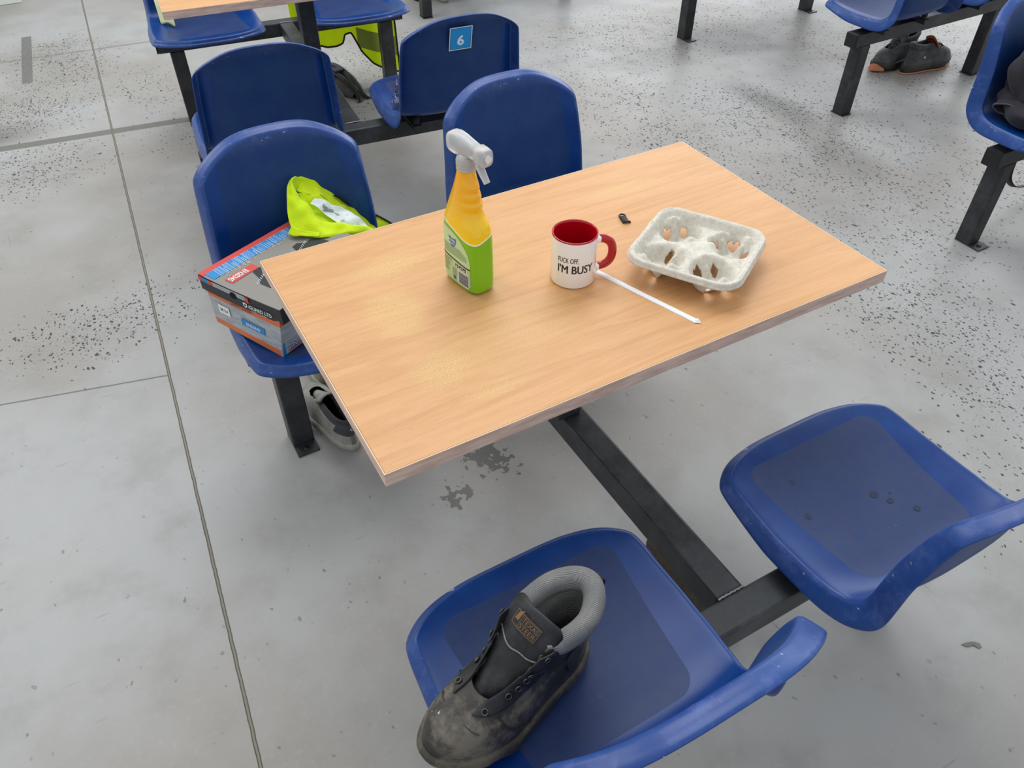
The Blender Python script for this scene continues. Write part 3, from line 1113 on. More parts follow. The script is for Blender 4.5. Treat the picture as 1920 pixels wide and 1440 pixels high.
for j in range(NTG + 1):
    for i in range(NTG + 1):
        x, y = -HS + 2 * HS * i / NTG, -HS + 2 * HS * j / NTG
        s_ = sdf(x, y)
        if s_ > 0:  # pull outside points on to the rim
            qx, qy = abs(x) - HS + RC, abs(y) - HS + RC
            l_ = math.hypot(qx, qy)
            x = math.copysign(HS - RC + qx / l_ * RC, x)
            y = math.copysign(HS - RC + qy / l_ * RC, y)
        wz = noise.noise(Vector((x * 60, y * 60, 0))) * .0012
        idx[i, j] = len(mb.v)
        mb.v.append((x, y, max(.0015, tray_z(x, y) + wz)))
for j in range(NTG):
    for i in range(NTG):
        xc, yc = -HS + 2 * HS * (i + .5) / NTG, -HS + 2 * HS * (j + .5) / NTG
        if sdf(xc, yc) > .002: continue
        if holes(xc, yc): continue
        q = [idx[i, j], idx[i + 1, j], idx[i + 1, j + 1], idx[i, j + 1]]
        mb.f.append(q); mb.mi.append(0); mb.sm.append(True)
# rolled rim
rim = []
for i in range(120):
    a = 2 * PI * i / 120
    c, s_ = math.cos(a), math.sin(a)
    qx = math.copysign(min(abs(c) * 1.45, 1), c); qy = math.copysign(min(abs(s_) * 1.45, 1), s_)
    # walk the rounded square by casting a ray
    lo_, hi_ = 0.0, .2
    for _ in range(22):
        md = (lo_ + hi_) / 2
        if sdf(c * md, s_ * md) > 0: hi_ = md
        else: lo_ = md
    rim.append((c * lo_, s_ * lo_))
rws = []
for off, z in ((-.001, .0462), (.0008, .0476), (.0028, .0468), (.0038, .0440), (.0044, .0400), (.0060, .0390), (.0062, .0378), (.0040, .0374), (.0022, .0420), (0, .0455)):
    r = []
    for i, (x, y) in enumerate(rim):
        a, b = rim[i - 1], rim[(i + 1) % 120]
        tx, ty = b[0] - a[0], b[1] - a[1]
        l_ = math.hypot(tx, ty)
        wob = noise.noise(Vector((x * 50, y * 50, z * 30))) * .0010
        r.append((x + ty / l_ * (off + wob), y - tx / l_ * (off + wob), z + wob))
    rws.append(r)
mb.grid(rws, 0, True, close_u=True)
tr = mb.build('pulp_body', M['pulp'], tray)
mod(tr, 'SOLIDIFY', thickness=.0022, offset=0)

# ------------------------------------------------------------------ flat wrapped straw and zip puller
sd = Vector((.0995 - .031, -.2535 + .040, 0))
sl = sd.length
straw = thing('paper_straw', 'flat white paper wrapped straw lying by the mug', 'straw', (.031, -.040, .75), math.atan2(sd.y, sd.x))
mb = MB()
rows = []
for i in range(21):
    x = (sl - .010) * i / 20
    hw = .0058 + .0002 * math.sin(i * 1.7)
    rows.append([(x, -hw, .0004), (x, -hw * .86, .0012), (x, -hw * .5, .0026), (x, hw * .5, .0026), (x, hw * .86, .0012), (x, hw, .0004)])
mb.grid(rows)
mb.build('wrapper', M['paper'], straw)
mb = MB()
e = sl - .011
vs = [(e, -.0050, .0004), (e, .0050, .0004), (e - .001, -.0030, .0042), (e - .001, .0030, .0042), (e + .001, -.0078, .0012), (e + .001, .0078, .0012), (sl, 0, .0012), (e + .003, 0, .0056)]
mb.add(vs, [(0, 4, 2), (4, 6, 7), (4, 7, 2), (2, 7, 3), (3, 7, 5), (7, 6, 5), (3, 5, 1), (0, 1, 5, 6, 4)], 0, False)
mb.build('folded_end', M['paper'], straw)

zp = thing('zip_puller', 'small black zip puller lying between mug and drink tray', 'zip puller', (.184, .100, .7502), math.radians(-108))
mb = MB()
ring = [(.0065 + .0068 * math.cos(2 * PI * i / 24), .0062 * math.sin(2 * PI * i / 24), .0030) for i in range(24)]
mb.tube(ring, .0016, 8, closed=True)
mb.build('ring', M['zipper'], zp)
mb = MB()
rows = []
for i in range(17):
    t = i / 16
    x = .010 + .021 * t
    hw = .0062 + .0003 * math.sin(i * 3.1) - .0006 * t
    zt = .0048 + .0006 * math.sin(i * PI)
    sh_ = .0 if t < .8 else (t - .8) * .018
    zz = zt + (.0007 if i % 2 else 0)
    rows.append([(x, -hw + sh_ * .2, .0006), (x, -hw * .9 + sh_ * .2, zz * .8), (x, 0 + sh_, zz), (x, hw * .9 + sh_, zz * .8), (x, hw + sh_ * 1.2, .0006)])
mb.grid(rows)
mb.add([(.0305, .0062, .0006), (.0305, .0110, .0012), (.027, .0070, .0035), (.0315, .004, .0040)], [(0, 1, 2), (1, 3, 2), (0, 3, 1)], 0, False)
zz_ = mb.build('grip', M['zipper'], zp)
mod(zz_, 'SOLIDIFY', thickness=.0008, offset=-1)


# ------------------------------------------------------------------ footwear
def foot_hw(s, W):
    tab = [(0, .70), (.06, .74), (.15, .76), (.28, .72), (.40, .74), (.52, .86), (.64, .98), (.74, 1.0), (.84, .97), (.92, .88), (1, .76)]
    return W * smooth_interp(tab, s)[0]


class Shoe:
    """A shoe with its heel at x=0, toe at +x. levels: z, back x, front x, width factor, end roundness"""
    def __init__(s, L, W, levels, n=64, side=1):
        s.L, s.W, s.levels, s.n, s.side = L, W, levels, n, side

    def pt(s, z, ang, grow=0.0, din=0.0):
        b, f, wf, ex = smooth_interp(s.levels, z)
        mid, half = (b + f) / 2, (f - b) / 2 + grow
        c, sn = -math.cos(ang), math.sin(ang)   # ang 0 = heel, PI = toe
        x = mid + half * math.copysign(abs(c) ** (2 / ex), c)
        ss = max(0, min(1, x / s.L))
        w = foot_hw(ss, s.W) * wf + grow
        y = w * math.copysign(abs(sn) ** (2 / ex), sn)
        y += s.side * .006 * math.sin(ss * PI) * (1 if z < .08 else .4)
        return Vector((x, y, z))


def ring_pts(sh, z, grow=0.0):
    return [sh.pt(z, 2 * PI * i / sh.n, grow) for i in range(sh.n)]


def build_shoe(root, sh, z_sole, z_top, open_from, gap, mats, sole_grow=.004, eyelets=4, laces=False, tongue_h=.03, collar_r=.011, heel_tab=None, lug=.006, toe_cap=None, rise=None, collar_mat=None):
    """mats: upper, sole, tongue, lining"""
    n = sh.n
    # sole
    mb = MB()
    zs = [0.0, lug, lug + .001, z_sole * .55, z_sole * .8, z_sole, z_sole + .002, z_sole + .003]
    gr = [-.004, -.003, sole_grow * .6, sole_grow, sole_grow + .001, sole_grow, sole_grow - .002, -.004]
    rows = []
    for z, g in zip(zs, gr):
        r = []
        for i in range(n):
            q = sh.pt(max(z_sole, .001), 2 * PI * i / n, g)
            tread = (.0022 if (i % 4 < 2) and .0005 < z < z_sole * .6 else 0)
            spring = .010 * smx(.72, 1.0, q.x / sh.L)
            r.append((q.x + 0, q.y * (1 + tread / .05), z + spring * (1 - z / (z_sole + .02)) ))
        rows.append(r)
    mb.grid(rows, 0, True, close_u=True)
    mb.add(rows[0], [list(range(n))[::-1]], 0, False)
    so = mb.build('sole', mats['sole'], root)
    # upper: stacked outlines; the throat is left open above open_from
    nz = 40
    zl = [z_sole + (z_top - z_sole) * (j / nz) for j in range(nz + 1)]
    mb = MB()
    rows = []
    def top_adj(q, ang, z):
        if rise:
            t = smx(z_sole, z_top, z)
            q = Vector((q.x, q.y, q.z + rise(ang) * t))
        return q
    for z in zl:
        rows.append([top_adj(sh.pt(z, 2 * PI * i / n), 2 * PI * i / n, z) for i in range(n)])
    def gap_at(z):
        if z < open_from: return -1
        return smooth_interp(gap, z)[0]
    fs_keep = []
    base = mb.add([q for r in rows for q in r], [])
    for j in range(nz):
        zc = (zl[j] + zl[j + 1]) / 2
        g = gap_at(zc)
        for i in range(n):
            ac = 2 * PI * (i + .5) / n
            if g > 0 and abs(ac - PI) < g: continue
            mb.f.append([(j + 1) * n + i, (j + 1) * n + (i + 1) % n, j * n + (i + 1) % n, j * n + i])
            mb.mi.append(0); mb.sm.append(True)
    up = mb.build('upper', [mats['upper'], mats['inner']], root)
    mod(up, 'SOLIDIFY', thickness=.0035, offset=-1, material_offset=1)
    mod(up, 'SUBSURF', levels=1, render_levels=1)
    # insole so that the inside has a floor
    mb = MB()
    q = [sh.pt(z_sole + .006, 2 * PI * i / n, -.006) for i in range(n)]
    mb.add(q, [list(range(n))], 0, False)
    mb.build('insole', mats['inner'], root)
    # padded collar round the top
    g = gap_at(z_top)
    pts, rad = [], []
    for i in range(49):
        a = -(PI - g) + 2 * (PI - g) * i / 48
        q = top_adj(sh.pt(z_top - .002, a % (2 * PI), -.006), a % (2 * PI), z_top)
        pts.append(q + Vector((0, 0, .0)))
        rad.append(collar_r * (.72 + .28 * math.cos(a * .5)) * min(1, .35 + .2 * min(i, 48 - i)))
    mb = MB()
    mb.tube(pts, rad, 12, flat=1.25)
    mb.build('padded_collar', collar_mat or mats['lining'], root)
    # lining wall down inside
    mb = MB()
    rows = []
    for j in range(12):
        z = z_top - (z_top - z_sole - .01) * j / 11
        rows.append([top_adj(sh.pt(z, a % (2 * PI), -.009 - .002 * math.sin(j * 1.3 + a * 3)), a % (2 * PI), z) for a in [-(PI - g * .8) + 2 * (PI - g * .8) * i / 36 for i in range(37)]])
    mb.grid(rows)
    ln = mb.build('lining', mats['lining'], root)
    mod(ln, 'SOLIDIFY', thickness=.002, offset=-1)
    return up, gap_at, top_adj


# ---- work boot on the near seat
boot = thing('work_boot', 'dusty black lace-less work boot standing on the blue seat', 'boot')
LV = [(.0, .002, .298, .95, 2.4), (.030, .002, .298, 1.0, 2.5), (.040, .003, .297, 1.0, 2.5), (.052, .004, .293, .99, 2.5), (.062, .004, .287, .97, 2.5), (.070, .004, .279, .94, 2.45), (.077, .004, .268, .90, 2.4),
      (.083, .004, .255, .87, 2.35), (.088, .004, .238, .85, 2.3), (.093, .004, .218, .83, 2.25), (.099, .004, .200, .83, 2.2), (.108, .004, .186, .88, 2.15), (.125, .004, .170, .96, 2.1), (.140, .003, .160, 1.02, 2.05), (.158, .001, .154, 1.08, 2.0), (.175, -.002, .152, 1.12, 2.0)]
sh = Shoe(.298, .0600, LV, 72, side=1)
gapb = [(.094, .42), (.099, .52), (.107, .60), (.12, .68), (.14, .78), (.155, .86), (.175, .95)]
bm = dict(upper=M['boot'], sole=M['sole'], lining=M['lining'], inner=M['dark'])
up, gap_at, adj = build_shoe(boot, sh, .030, .160, .095, gapb, bm, sole_grow=.006, collar_r=.0165, rise=lambda a: .012 * (0.5 + .5 * math.cos(a * 2)) - .004)
# tongue
mb = MB()
rows = []
tc = catmull([(.222, 0, .086), (.203, 0, .096), (.178, 0, .113), (.156, 0, .134), (.140, 0, .156), (.122, 0, .176), (.108, 0, .190)], 24)
for i, q in enumerate(tc):
    t = i / 23
    hw = .020 + .019 * smx(0, .45, t) + .009 * smx(.5, .8, t) - (.012 * smx(.93, 1, t))
    cr = .011
    r = []
    for jj in range(13):
        u = -1 + 2 * jj / 12
        wv = noise.noise(Vector((u * 1.8, t * 9, 0))) * .009 * (1 - smx(.45, .7, t))
        r.append(Vector((q.x - cr * u * u - wv * .5, q.y + hw * u, q.z - .009 * u * u + wv + (.002 * math.sin(u * 3) if t > .9 else 0))))
    rows.append(r)
mb.grid(rows)
tn = mb.build('tongue', M['boot_dark'], boot)
mod(tn, 'SOLIDIFY', thickness=.007, offset=-1)
mod(tn, 'SUBSURF', levels=1, render_levels=1)
# badge on the tongue
def tsurf(u, t, off):
    ft = t * 23
    i = min(int(ft), 22); a = ft - i
    fu = (u + 1) / 2 * 12
    j = min(int(fu), 11); b = fu - j
    P = (rows[i][j] * (1 - b) + rows[i][j + 1] * b) * (1 - a) + (rows[i + 1][j] * (1 - b) + rows[i + 1][j + 1] * b) * a
    d1 = rows[i + 1][j] - rows[i][j]; d2 = rows[i][j + 1] - rows[i][j]
    N = d2.cross(d1).normalized()
    if N.z < 0: N = -N
    return P + N * off
tb_rows = rows
mb = MB()
def trect(u0, u1, t0, t1, off, mi):
    mb.grid([[tsurf(u0 + (u1 - u0) * a / 8, t0 + (t1 - t0) * b / 3, off) for a in range(9)] for b in range(4)], mi)
trect(-.50, .44, .70, .865, .0012, 0)
trect(-.52, .46, .715, .85, .0018, 1)
trect(-.50, .44, .722, .842, .0021, 0)
trect(-.24, -.225, .722, .842, .0023, 1)
mb.grid([[tsurf(-.46 + .05 * a + .02 * b, .765 + .035 * b * (1 + .2 * a), .0024) for a in range(4)] for b in range(3)], 1)
add_text(mb, 'TEXAS', lambda a, b: tsurf(-.19 + a, .787 + b, .0024), .60, .045, 1, .0)
add_text(mb, 'STEER', lambda a, b: tsurf(-.19 + a, .732 + b, .0024), .60, .042, 1, .0)
mb.build('badge', [M['boot_dark'], M['orange_print']], tn)
tn['label'] = 'black leather tongue with a small orange badge'
# trim line across the tongue
mb = MB(); mb.tube([tsurf(-1 + 2 * i / 16, .60 - .05 * (1 - (i / 8 - 1) ** 2), .0010) for i in range(17)], .0012, 6)
mb.build('tongue_seam', M['lining'], tn)
# eyelet facings with eyelets, on both sides of the throat
for sg in (-1, 1):
    for (za, zb, ne, flare) in ((.088, .124, 4, .0050), (.127, .160, 2, .012)):
        mb = MB()
        rr_ = []
        for j in range(15):
            z = za + (zb - za) * j / 14
            g = gap_at(max(z, .0955))
            edge_r = .5 * math.sin(PI * min(1, (j + .6) / 4) / 2) * math.sin(PI * min(1, (14.6 - j) / 4) / 2) + .5
            r = []
            for i in range(7):
                a = PI + sg * (g - .16 + (.72 if ne == 4 else .58) * edge_r * (i / 6))
                r.append(adj(sh.pt(z, a % (2 * PI), .0030 + flare * (1 - i / 6) * .6), a % (2 * PI), z))
            rr_.append(r)
        mb.grid(rr_)
        fc = mb.build('eyelet_facing', M['boot_dark'], boot)
        mod(fc, 'SOLIDIFY', thickness=.0032, offset=0)
        mod(fc, 'SUBSURF', levels=1, render_levels=1)
        for e_ in range(ne):
            j = int(1.8 + (14 - 3.6) * e_ / (ne - 1))
            P = rr_[j][2]
            N = (rr_[j][4] - rr_[j][1]).cross(rr_[j + 1][2] - rr_[j - 1][2]).normalized()
            if N.y * sg > 0: N = -N
            P = P + N * .0034
            t1 = (rr_[j + 1][2] - rr_[j - 1][2]).normalized(); t2 = N.cross(t1)
            q = MB()
            q.tube([P + t1 * .0042 * math.cos(2 * PI * i / 18) + t2 * .0042 * math.sin(2 * PI * i / 18) for i in range(18)], .0012, 6, closed=True)
            q.add([P + t1 * .0035 * math.cos(2 * PI * i / 12) + t2 * .0035 * math.sin(2 * PI * i / 12) for i in range(12)], [list(range(12))], 1, False)
            q.build('eyelet', [M['brass'], M['dark']], fc)
# stitched toe seam and side seams
def seam(name, pts, r=.0011, parent=boot, mt=None):
    q = MB(); q.tube(pts, r, 6); return q.build(name, mt or M['boot_dark'], parent)
sm_pts = []
for i in range(21):
    a = PI + (-.75 + 1.5 * i / 20)
    z = .0860 - .016 * abs(-.75 + 1.5 * i / 20) ** 1.6
    sm_pts.append(sh.pt(z, a, .0022))
seam('toe_seam', sm_pts)
for sg in (-1, 1):
    seam('side_seam', [sh.pt(.036 + .050 * math.sin(PI / 2 * i / 14), (PI + sg * (1.55 - .75 * i / 14)) % (2 * PI), .0010) for i in range(15)])
    seam('side_seam', [sh.pt(.038 + .085 * (i / 14), (sg * (.95 + .25 * math.sin(PI * i / 14))) % (2 * PI), .0010) for i in range(15)])
mb = MB()
mb.tube([(-.002, .004, .138), (-.011, .004, .150), (-.015, .004, .162), (-.011, .004, .170), (-.003, .004, .168)], .0035, 8, flat=2.4, up=(0, 1, 0))
mb.build('pull_loop', M['boot_dark'], boot)
# paint splash on the toe
mb = MB()
for (a_, z_, r_) in ((.24, .079, .0032), (.19, .080, .0016), (.42, .072, .0011)):
        mb.add([sh.pt(z_ + .55 * r_ * math.sin(2 * PI * i / 9) * (1 + .4 * math.sin(i * 5)), PI + a_ + r_ * 9 * math.cos(2 * PI * i / 9), .0035) for i in range(9)], [list(range(9))], 0)
mb.build('paint_splash', new_mat('pale_paint', '#b9b7ae', .5), boot)
boot.location = (-.290, -.508, .4345)
boot.rotation_euler = (0, math.radians(-4.0), math.radians(190.5))

# ---- grey trainer under the far seat
M['sneaker'] = leather_material('worn_grey_suede', '#9b9a93', '#86857e', '#5f5d55', .5)
M['sneaker_sole'] = leather_material('dirty_white_sole', '#a8a79c', '#94938a', '#6f6d63', .6)
M['charcoal'] = fabric_material('charcoal_padding', '#34363a', '#3f4246', 350, .3)
M['beige'] = leather_material('beige_suede', '#8f8a76', '#7d7864', '#5b5848', .5)
M['brown'] = leather_material('brown_leather', '#41372d', '#332b24', '#5d5245', .6)
M['brown_sole'] = leather_material('dark_sole', '#2a2724', '#38342f', '#5a544a', .4)
M['charcoal_leather'] = leather_material('charcoal_leather', '#33363a', '#474b50', '#737371', .5)
M['orange_rub'] = new_mat('orange_rubber', '#cf8560', .6)
M['orange_fab'] = fabric_material('orange_lining', '#c05f1c', '#a8520f', 300, .2)
LS = [(.0, .0, .285, .98, 2.4), (.028, .0, .285, 1.0, 2.4), (.040, .002, .281, .98, 2.35), (.052, .004, .268, .94, 2.3), (.060, .005, .248, .90, 2.25), (.067, .006, .222, .86, 2.2), (.074, .006, .198, .83, 2.15), (.082, .006, .178, .80, 2.1), (.092, .004, .162, .78, 2.05), (.105, .001, .150, .78, 2.0)]
gaps = [(.064, .30), (.072, .5), (.08, .62), (.092, .78), (.105, .9)]


def low_shoe(name, label, upper, solem, liningm, loc, rotz, group=None, tongue=None, laces=True, collar=None, cat='shoe'):
    root = thing(name, label, cat, loc, rotz, group)
    s_ = Shoe(.285, .050, LS, 48, 1)
    u_, g_, ad_ = build_shoe(root, s_, .028, .090, .066, gaps, dict(upper=upper, sole=solem, lining=liningm, inner=M['dark']), sole_grow=.004, collar_r=.0095,
                             rise=lambda a: .010 * (0.5 + .5 * math.cos(a * 2)), collar_mat=collar)
    mb = MB()
    tcv = catmull([(.218, 0, .063), (.190, 0, .076), (.165, 0, .090), (.146, 0, .104), (.130, 0, .118)], 14)
    rows = []
    for i, q in enumerate(tcv):
        t = i / 13
        hw = .016 + .017 * smx(0, .7, t) - .006 * smx(.9, 1, t)
        rows.append([(q.x - .008 * u * u, q.y + hw * u, q.z - .007 * u * u) for u in [-1 + jj / 4 for jj in range(9)]])
    mb.grid(rows)
    t_ = mb.build('tongue', tongue or upper, root)
    mod(t_, 'SOLIDIFY', thickness=.005, offset=-1)
    if laces:
        mb = MB()
        for e_ in range(5):
            z = .070 + .0062 * e_
            g = g_(z) + .10
            A, B = s_.pt(z, PI - g, .004), s_.pt(z, PI + g, .004)
            mid = (A + B) / 2 + Vector((.006, 0, .010))
            mb.tube(catmull([A, (A + mid) / 2 + Vector((0, 0, .002)), mid, (B + mid) / 2 + Vector((0, 0, .002)), B], 9), .0021, 6)
            if e_ < 4:
                B2 = s_.pt(z + .0062, PI + g + .02, .004)
                mb.tube(catmull([A, (A + B2) / 2 + Vector((.004, 0, .011)), B2], 9), .0018, 6)
        mb.build('laces', M['cap'], root)
    return root, s_


sn, s_ = low_shoe('trainer', 'dirty pale grey trainer with charcoal collar on the floor under the table corner', M['sneaker'], M['sneaker_sole'], M['charcoal'], (-.358, .448, 0), math.radians(97), collar=M['charcoal'], cat='trainer', laces=False)
mb = MB()
mb.grid([[s_.pt(.058 + .046 * j / 5, (-.95 + 1.9 * i / 16) % (2 * PI), .0018) for i in range(17)] for j in range(6)])
ht = mb.build('heel_tab', M['charcoal'], sn)
mb = MB()
mb.grid([[s_.pt(.030 + .030 * j / 4, (-.12 + .24 * i / 4) % (2 * PI), .0026) for i in range(5)] for j in range(5)])
mb.build('heel_strip', new_mat('grey_rubber_strip', '#6c6d69', .6), sn)
mb = MB()
hexc = lambda r_, i: s_.pt(.083 + r_ * math.sin(PI / 6 + i * PI / 3), (-.15 + r_ * 30 * math.cos(PI / 6 + i * PI / 3)) % (2 * PI), .0030)
mb.add([hexc(.0085, i) for i in range(6)], [list(range(6))], 0, False)
for (a0, a1, z0, z1) in ((-.30, .0, .0855, .0885), (-.185, -.115, .0765, .0870)):
    mb.add([s_.pt(z0, a0 % (2 * PI), .0038), s_.pt(z0, a1 % (2 * PI), .0038), s_.pt(z1, a1 % (2 * PI), .0038), s_.pt(z1, a0 % (2 * PI), .0038)], [(0, 1, 2, 3)], 1, False)
mb.build('emblem', [new_mat('emblem_white', '#d9dcdd', .5), M['charcoal']], ht)
ob, _ = low_shoe('trainer', 'olive beige shoe on the floor beyond the grey trainer', M['beige'], M['sneaker_sole'], M['beige'], (-.335, .70, 0), math.radians(84), cat='shoe')
# ---- brown shoe under the near beam
bs, _ = low_shoe('work_shoe', 'brown work shoe on the floor beneath the steel beam', M['brown'], M['brown_sole'], M['dark'], (.150, -.190, 0), math.radians(-86), cat='shoe')
# ---- pair below the right hand table
G = 'pair of charcoal safety shoes with orange soles'
p1, s1 = low_shoe('safety_shoe', 'charcoal safety shoe with orange toe bumper, pointing to the spray bottle table', M['charcoal_leather'], M['brown_sole'], M['charcoal'], (3.245, 1.640, 0), math.radians(184), G)
mb = MB()
mb.grid([[s1.pt(.030, (PI - .80 + 1.25 * i / 14), .0085 - .0006 * j) + Vector((0, 0, -.024 + (.007 + .018 * math.sin(PI * i / 14)) * j / 6)) for i in range(15)] for j in range(7)])
q = mb.build('toe_bumper', M['orange_rub'], p1); mod(q, 'SOLIDIFY', thickness=.002, offset=0)
q['label'] = 'orange rubber toe bumper'
p1.scale = (1.14, 1.10, 1.42)
p2, s2 = low_shoe('safety_shoe', 'charcoal safety shoe with orange lining, pointing away to the right', M['charcoal_leather'], M['brown_sole'], M['orange_fab'], (3.03, 1.520, 0), math.radians(-3), G, tongue=M['orange_fab'], collar=M['charcoal_leather'])
mb = MB()
mb.grid([[s2.pt(.001, (2 * PI * i / 40), .0058) + Vector((0, 0, .001 + .005 * j / 3)) for i in range(41)] for j in range(4)])
q = mb.build('outsole_trim', M['orange_rub'], p2); mod(q, 'SOLIDIFY', thickness=.001, offset=0)
mb = MB(); mb.lathe([(0, .004), (.003, .0035), (.0045, .0)], 12, 0)
q = mb.build('side_stud', new_mat('pale_stud', '#c9cbd0', .4), p2, (.075, -.0365, .058)); q.rotation_euler = (PI / 2, 0, 0)
p2.scale = (1.14, 1.10, 1.42)
# ---- shoes at the top edge of the picture
G2 = 'beige shoes by the farthest table'
low_shoe('work_shoe', 'tan shoe right beside the farthest table leg', M['beige'], M['brown_sole'], M['dark'], (1.355, 3.76, 0), math.radians(80), G2)
low_shoe('work_shoe', 'dark shoe with pale heel panel, just right of the tan shoe', M['brown_sole'], M['sneaker_sole'], M['dark'], (1.475, 3.66, 0), math.radians(75), G2)
low_shoe('work_shoe', 'dark shoe lying farthest from the farthest table leg', M['charcoal_leather'], M['brown_sole'], M['dark'], (1.635, 3.67, 0), math.radians(50), G2)

# ------------------------------------------------------------------ shoebox on the far seat
sb = thing('shoebox', 'grey and orange safety shoe box with black lid on the blue seat', 'box', (0, 0, 0))
P0 = Vector((-.492, .382, .447)); U = Vector((-.092, .188, .004)).normalized(); V = Vector((.188, .092, .0)).normalized()
WB, LB, HB = .212, .30, .125
grey = new_mat('grey_print', '#a7acb0', .5)
k = NT(grey)
g_ = k.noise(k.mapping(k.coords('Object'), scale=(3, 3, 26)), 9, 4, .6)
k.color(k.mix(k.step(g_, .35, .7), '#b4b9bd', '#959a9f'))
bmats = [grey, new_mat('orange_print', '#d9703a', .45), new_mat('box_blue', '#1f86c9', .45), new_mat('box_white', '#e8eaea', .5), new_mat('box_black', '#26292b', .42), new_mat('box_inside', '#8c7a63', .9), new_mat('box_red', '#cf4a42', .45), new_mat('box_art_grey', '#8b8780', .45), M['dark'], new_mat('box_ink', '#3a2a22', .5)]
def bp(a, b, h):   # a along the end panel, b along the length, h up
    lean = Vector((.016, .0, 0)) * (h / HB) * max(0.0, 1 - a / WB) ** 1.5
    return P0 + U * a + V * b + Vector((0, 0, 1)) * h + lean
mb = MB()
def boxface(fn, bands, w, n=10):
    for (h0, h1, mi) in bands:
        mb.grid([[fn(w * i / n, h0), fn(w * i / n, h1)] for i in range(n + 1)], mi, False)
bands = [(0, .016, 1), (.016, .078, 0), (.078, .094, 1), (.094, HB - .004, 4)]
boxface(lambda a, h: bp(a, 0, h), bands, WB)
boxface(lambda b, h: bp(0, b, h), bands[1:] + [(0, .016, 0)], LB)
boxface(lambda a, h: bp(a, LB, h), bands, WB)
boxface(lambda b, h: bp(WB, b, h), bands, LB)
mb.add([bp(0, 0, 0), bp(WB, 0, 0), bp(WB, LB, 0), bp(0, LB, 0)], [(0, 1, 2, 3)], 5, False)
bx = mb.build('carton', bmats, sb)
mod(bx, 'SOLIDIFY', thickness=.0015, offset=-1)
mb = MB()
def endp(a, h, off=.0009):
    return bp(a, 0, h) - V * (off + .0012)
def patch(a0, a1, h0, h1, mi, off=.0009):
    mb.add([endp(a0, h0, off), endp(a1, h0, off), endp(a1, h1, off), endp(a0, h1, off)], [(0, 1, 2, 3)], mi, False)
patch(.045, .115, .038, .056, 2)
add_text(mb, 'EN20345', lambda a, b: endp(.100 - a, .0425 + b, .0014), .042, .008, 3, .02)
patch(.150, .185, .041, .066, 3)
add_text(mb, '38 5.F', lambda a, b: endp(.180 - a, .049 + b, .0014), .025, .008, 9, .01)
add_text(mb, 'SAFETY SHOES', lambda a, b: endp(.138 - a, .0825 + b, .0012), .062, .006, 9, .01)
# blue corner edge and lettering on the long side
mb.add([bp(0, 0, 0) - U * .0020 + V * .0, bp(0, .018, 0) - U * .0020, bp(0, .012, .075) - U * .0020, bp(0, 0, .075) - U * .0020], [(0, 1, 2, 3)], 0, False)
mb.add([bp(0, .003, 0) - U * .0023, bp(0, .012, 0) - U * .0023, bp(0, .008, .035) - U * .0023, bp(0, .003, .035) - U * .0023], [(0, 1, 2, 3)], 2, False)
mb.add([bp(0, .018, .004) - U * .0023, bp(0, .14, .004) - U * .0023, bp(0, .14, .012) - U * .0023, bp(0, .025, .012) - U * .0023], [(0, 1, 2, 3)], 6, False)
add_text(mb, 'EN20345', lambda a, b: bp(0, .022 + a, .008 + b) - U * .0027, .075, .014, 3, .02)
add_text(mb, 'EN20345', lambda a, b: bp(0, .023 + a, .009 + b) - U * .0030, .075, .014, 2, .0)
mb.build('carton_print', bmats, bx)
# lid
mb = MB()
HL, OV = .038, .006
LZ = HB + .002
def lp(a, b, h):
    a2 = -OV + a * (WB + 2 * OV); b2 = -OV + b * (LB + 2 * OV)
    q = P0 + U * a2 + V * b2 + Vector((0, 0, h))
    q += Vector((.020, .0, 0)) * max(0.0, 1 - a) ** 1.5 * (1 - b * .5)
    q += Vector((0, 0, .006)) * (a * (1 - b))
    return q
N2 = 16
for fn in (lambda t, h: lp(t, 0, h), lambda t, h: lp(t, 1, h), lambda t, h: lp(0, t, h), lambda t, h: lp(1, t, h)):
    mb.grid([[fn(i / N2, LZ - HL), fn(i / N2, LZ)] for i in range(N2 + 1)], 4, False)
mb.grid([[lp(i / N2, j / N2, LZ) for i in range(N2 + 1)] for j in range(N2 + 1)], 7, False)
lid = mb.build('lid', bmats, sb)
mod(lid, 'SOLIDIFY', thickness=.0015, offset=-1)
mb = MB()
def lt(a0, a1, b0, b1, mi, off=.0012, sk=0.0):
    mb.grid([[lp(a0 + (a1 - a0) * i / 4 + 0, b0 + (b1 - b0) * j / 6 + sk * i / 4, LZ + off + .0012) for i in range(5)] for j in range(7)], mi, False)
lt(.93, 1.0, 0, 1, 6)          # red border along the far long edge
lt(.80, .93, .02, 1, 2)        # blue strip
for i in range(70):            # fine white ticks running across the blue strip
    b = .08 + .0125 * i + random.uniform(-.003, .003)
    if b > .97: break
    a1_ = .80 - random.uniform(0, .06); a2_ = random.choice((.93, .93, .88))
    lt(a1_, a2_, b, b + random.choice((.0015, .003)), 3, .0018, .012)
lt(.62, .72, .055, .30, 6, .0014)
add_text(mb, 'EN20345', lambda a, b: lp(.630 + b, .065 + a, LZ + .0022) if False else lp(.705 - b, .225 - a, LZ + .0034), .16, .065, 3, .02)
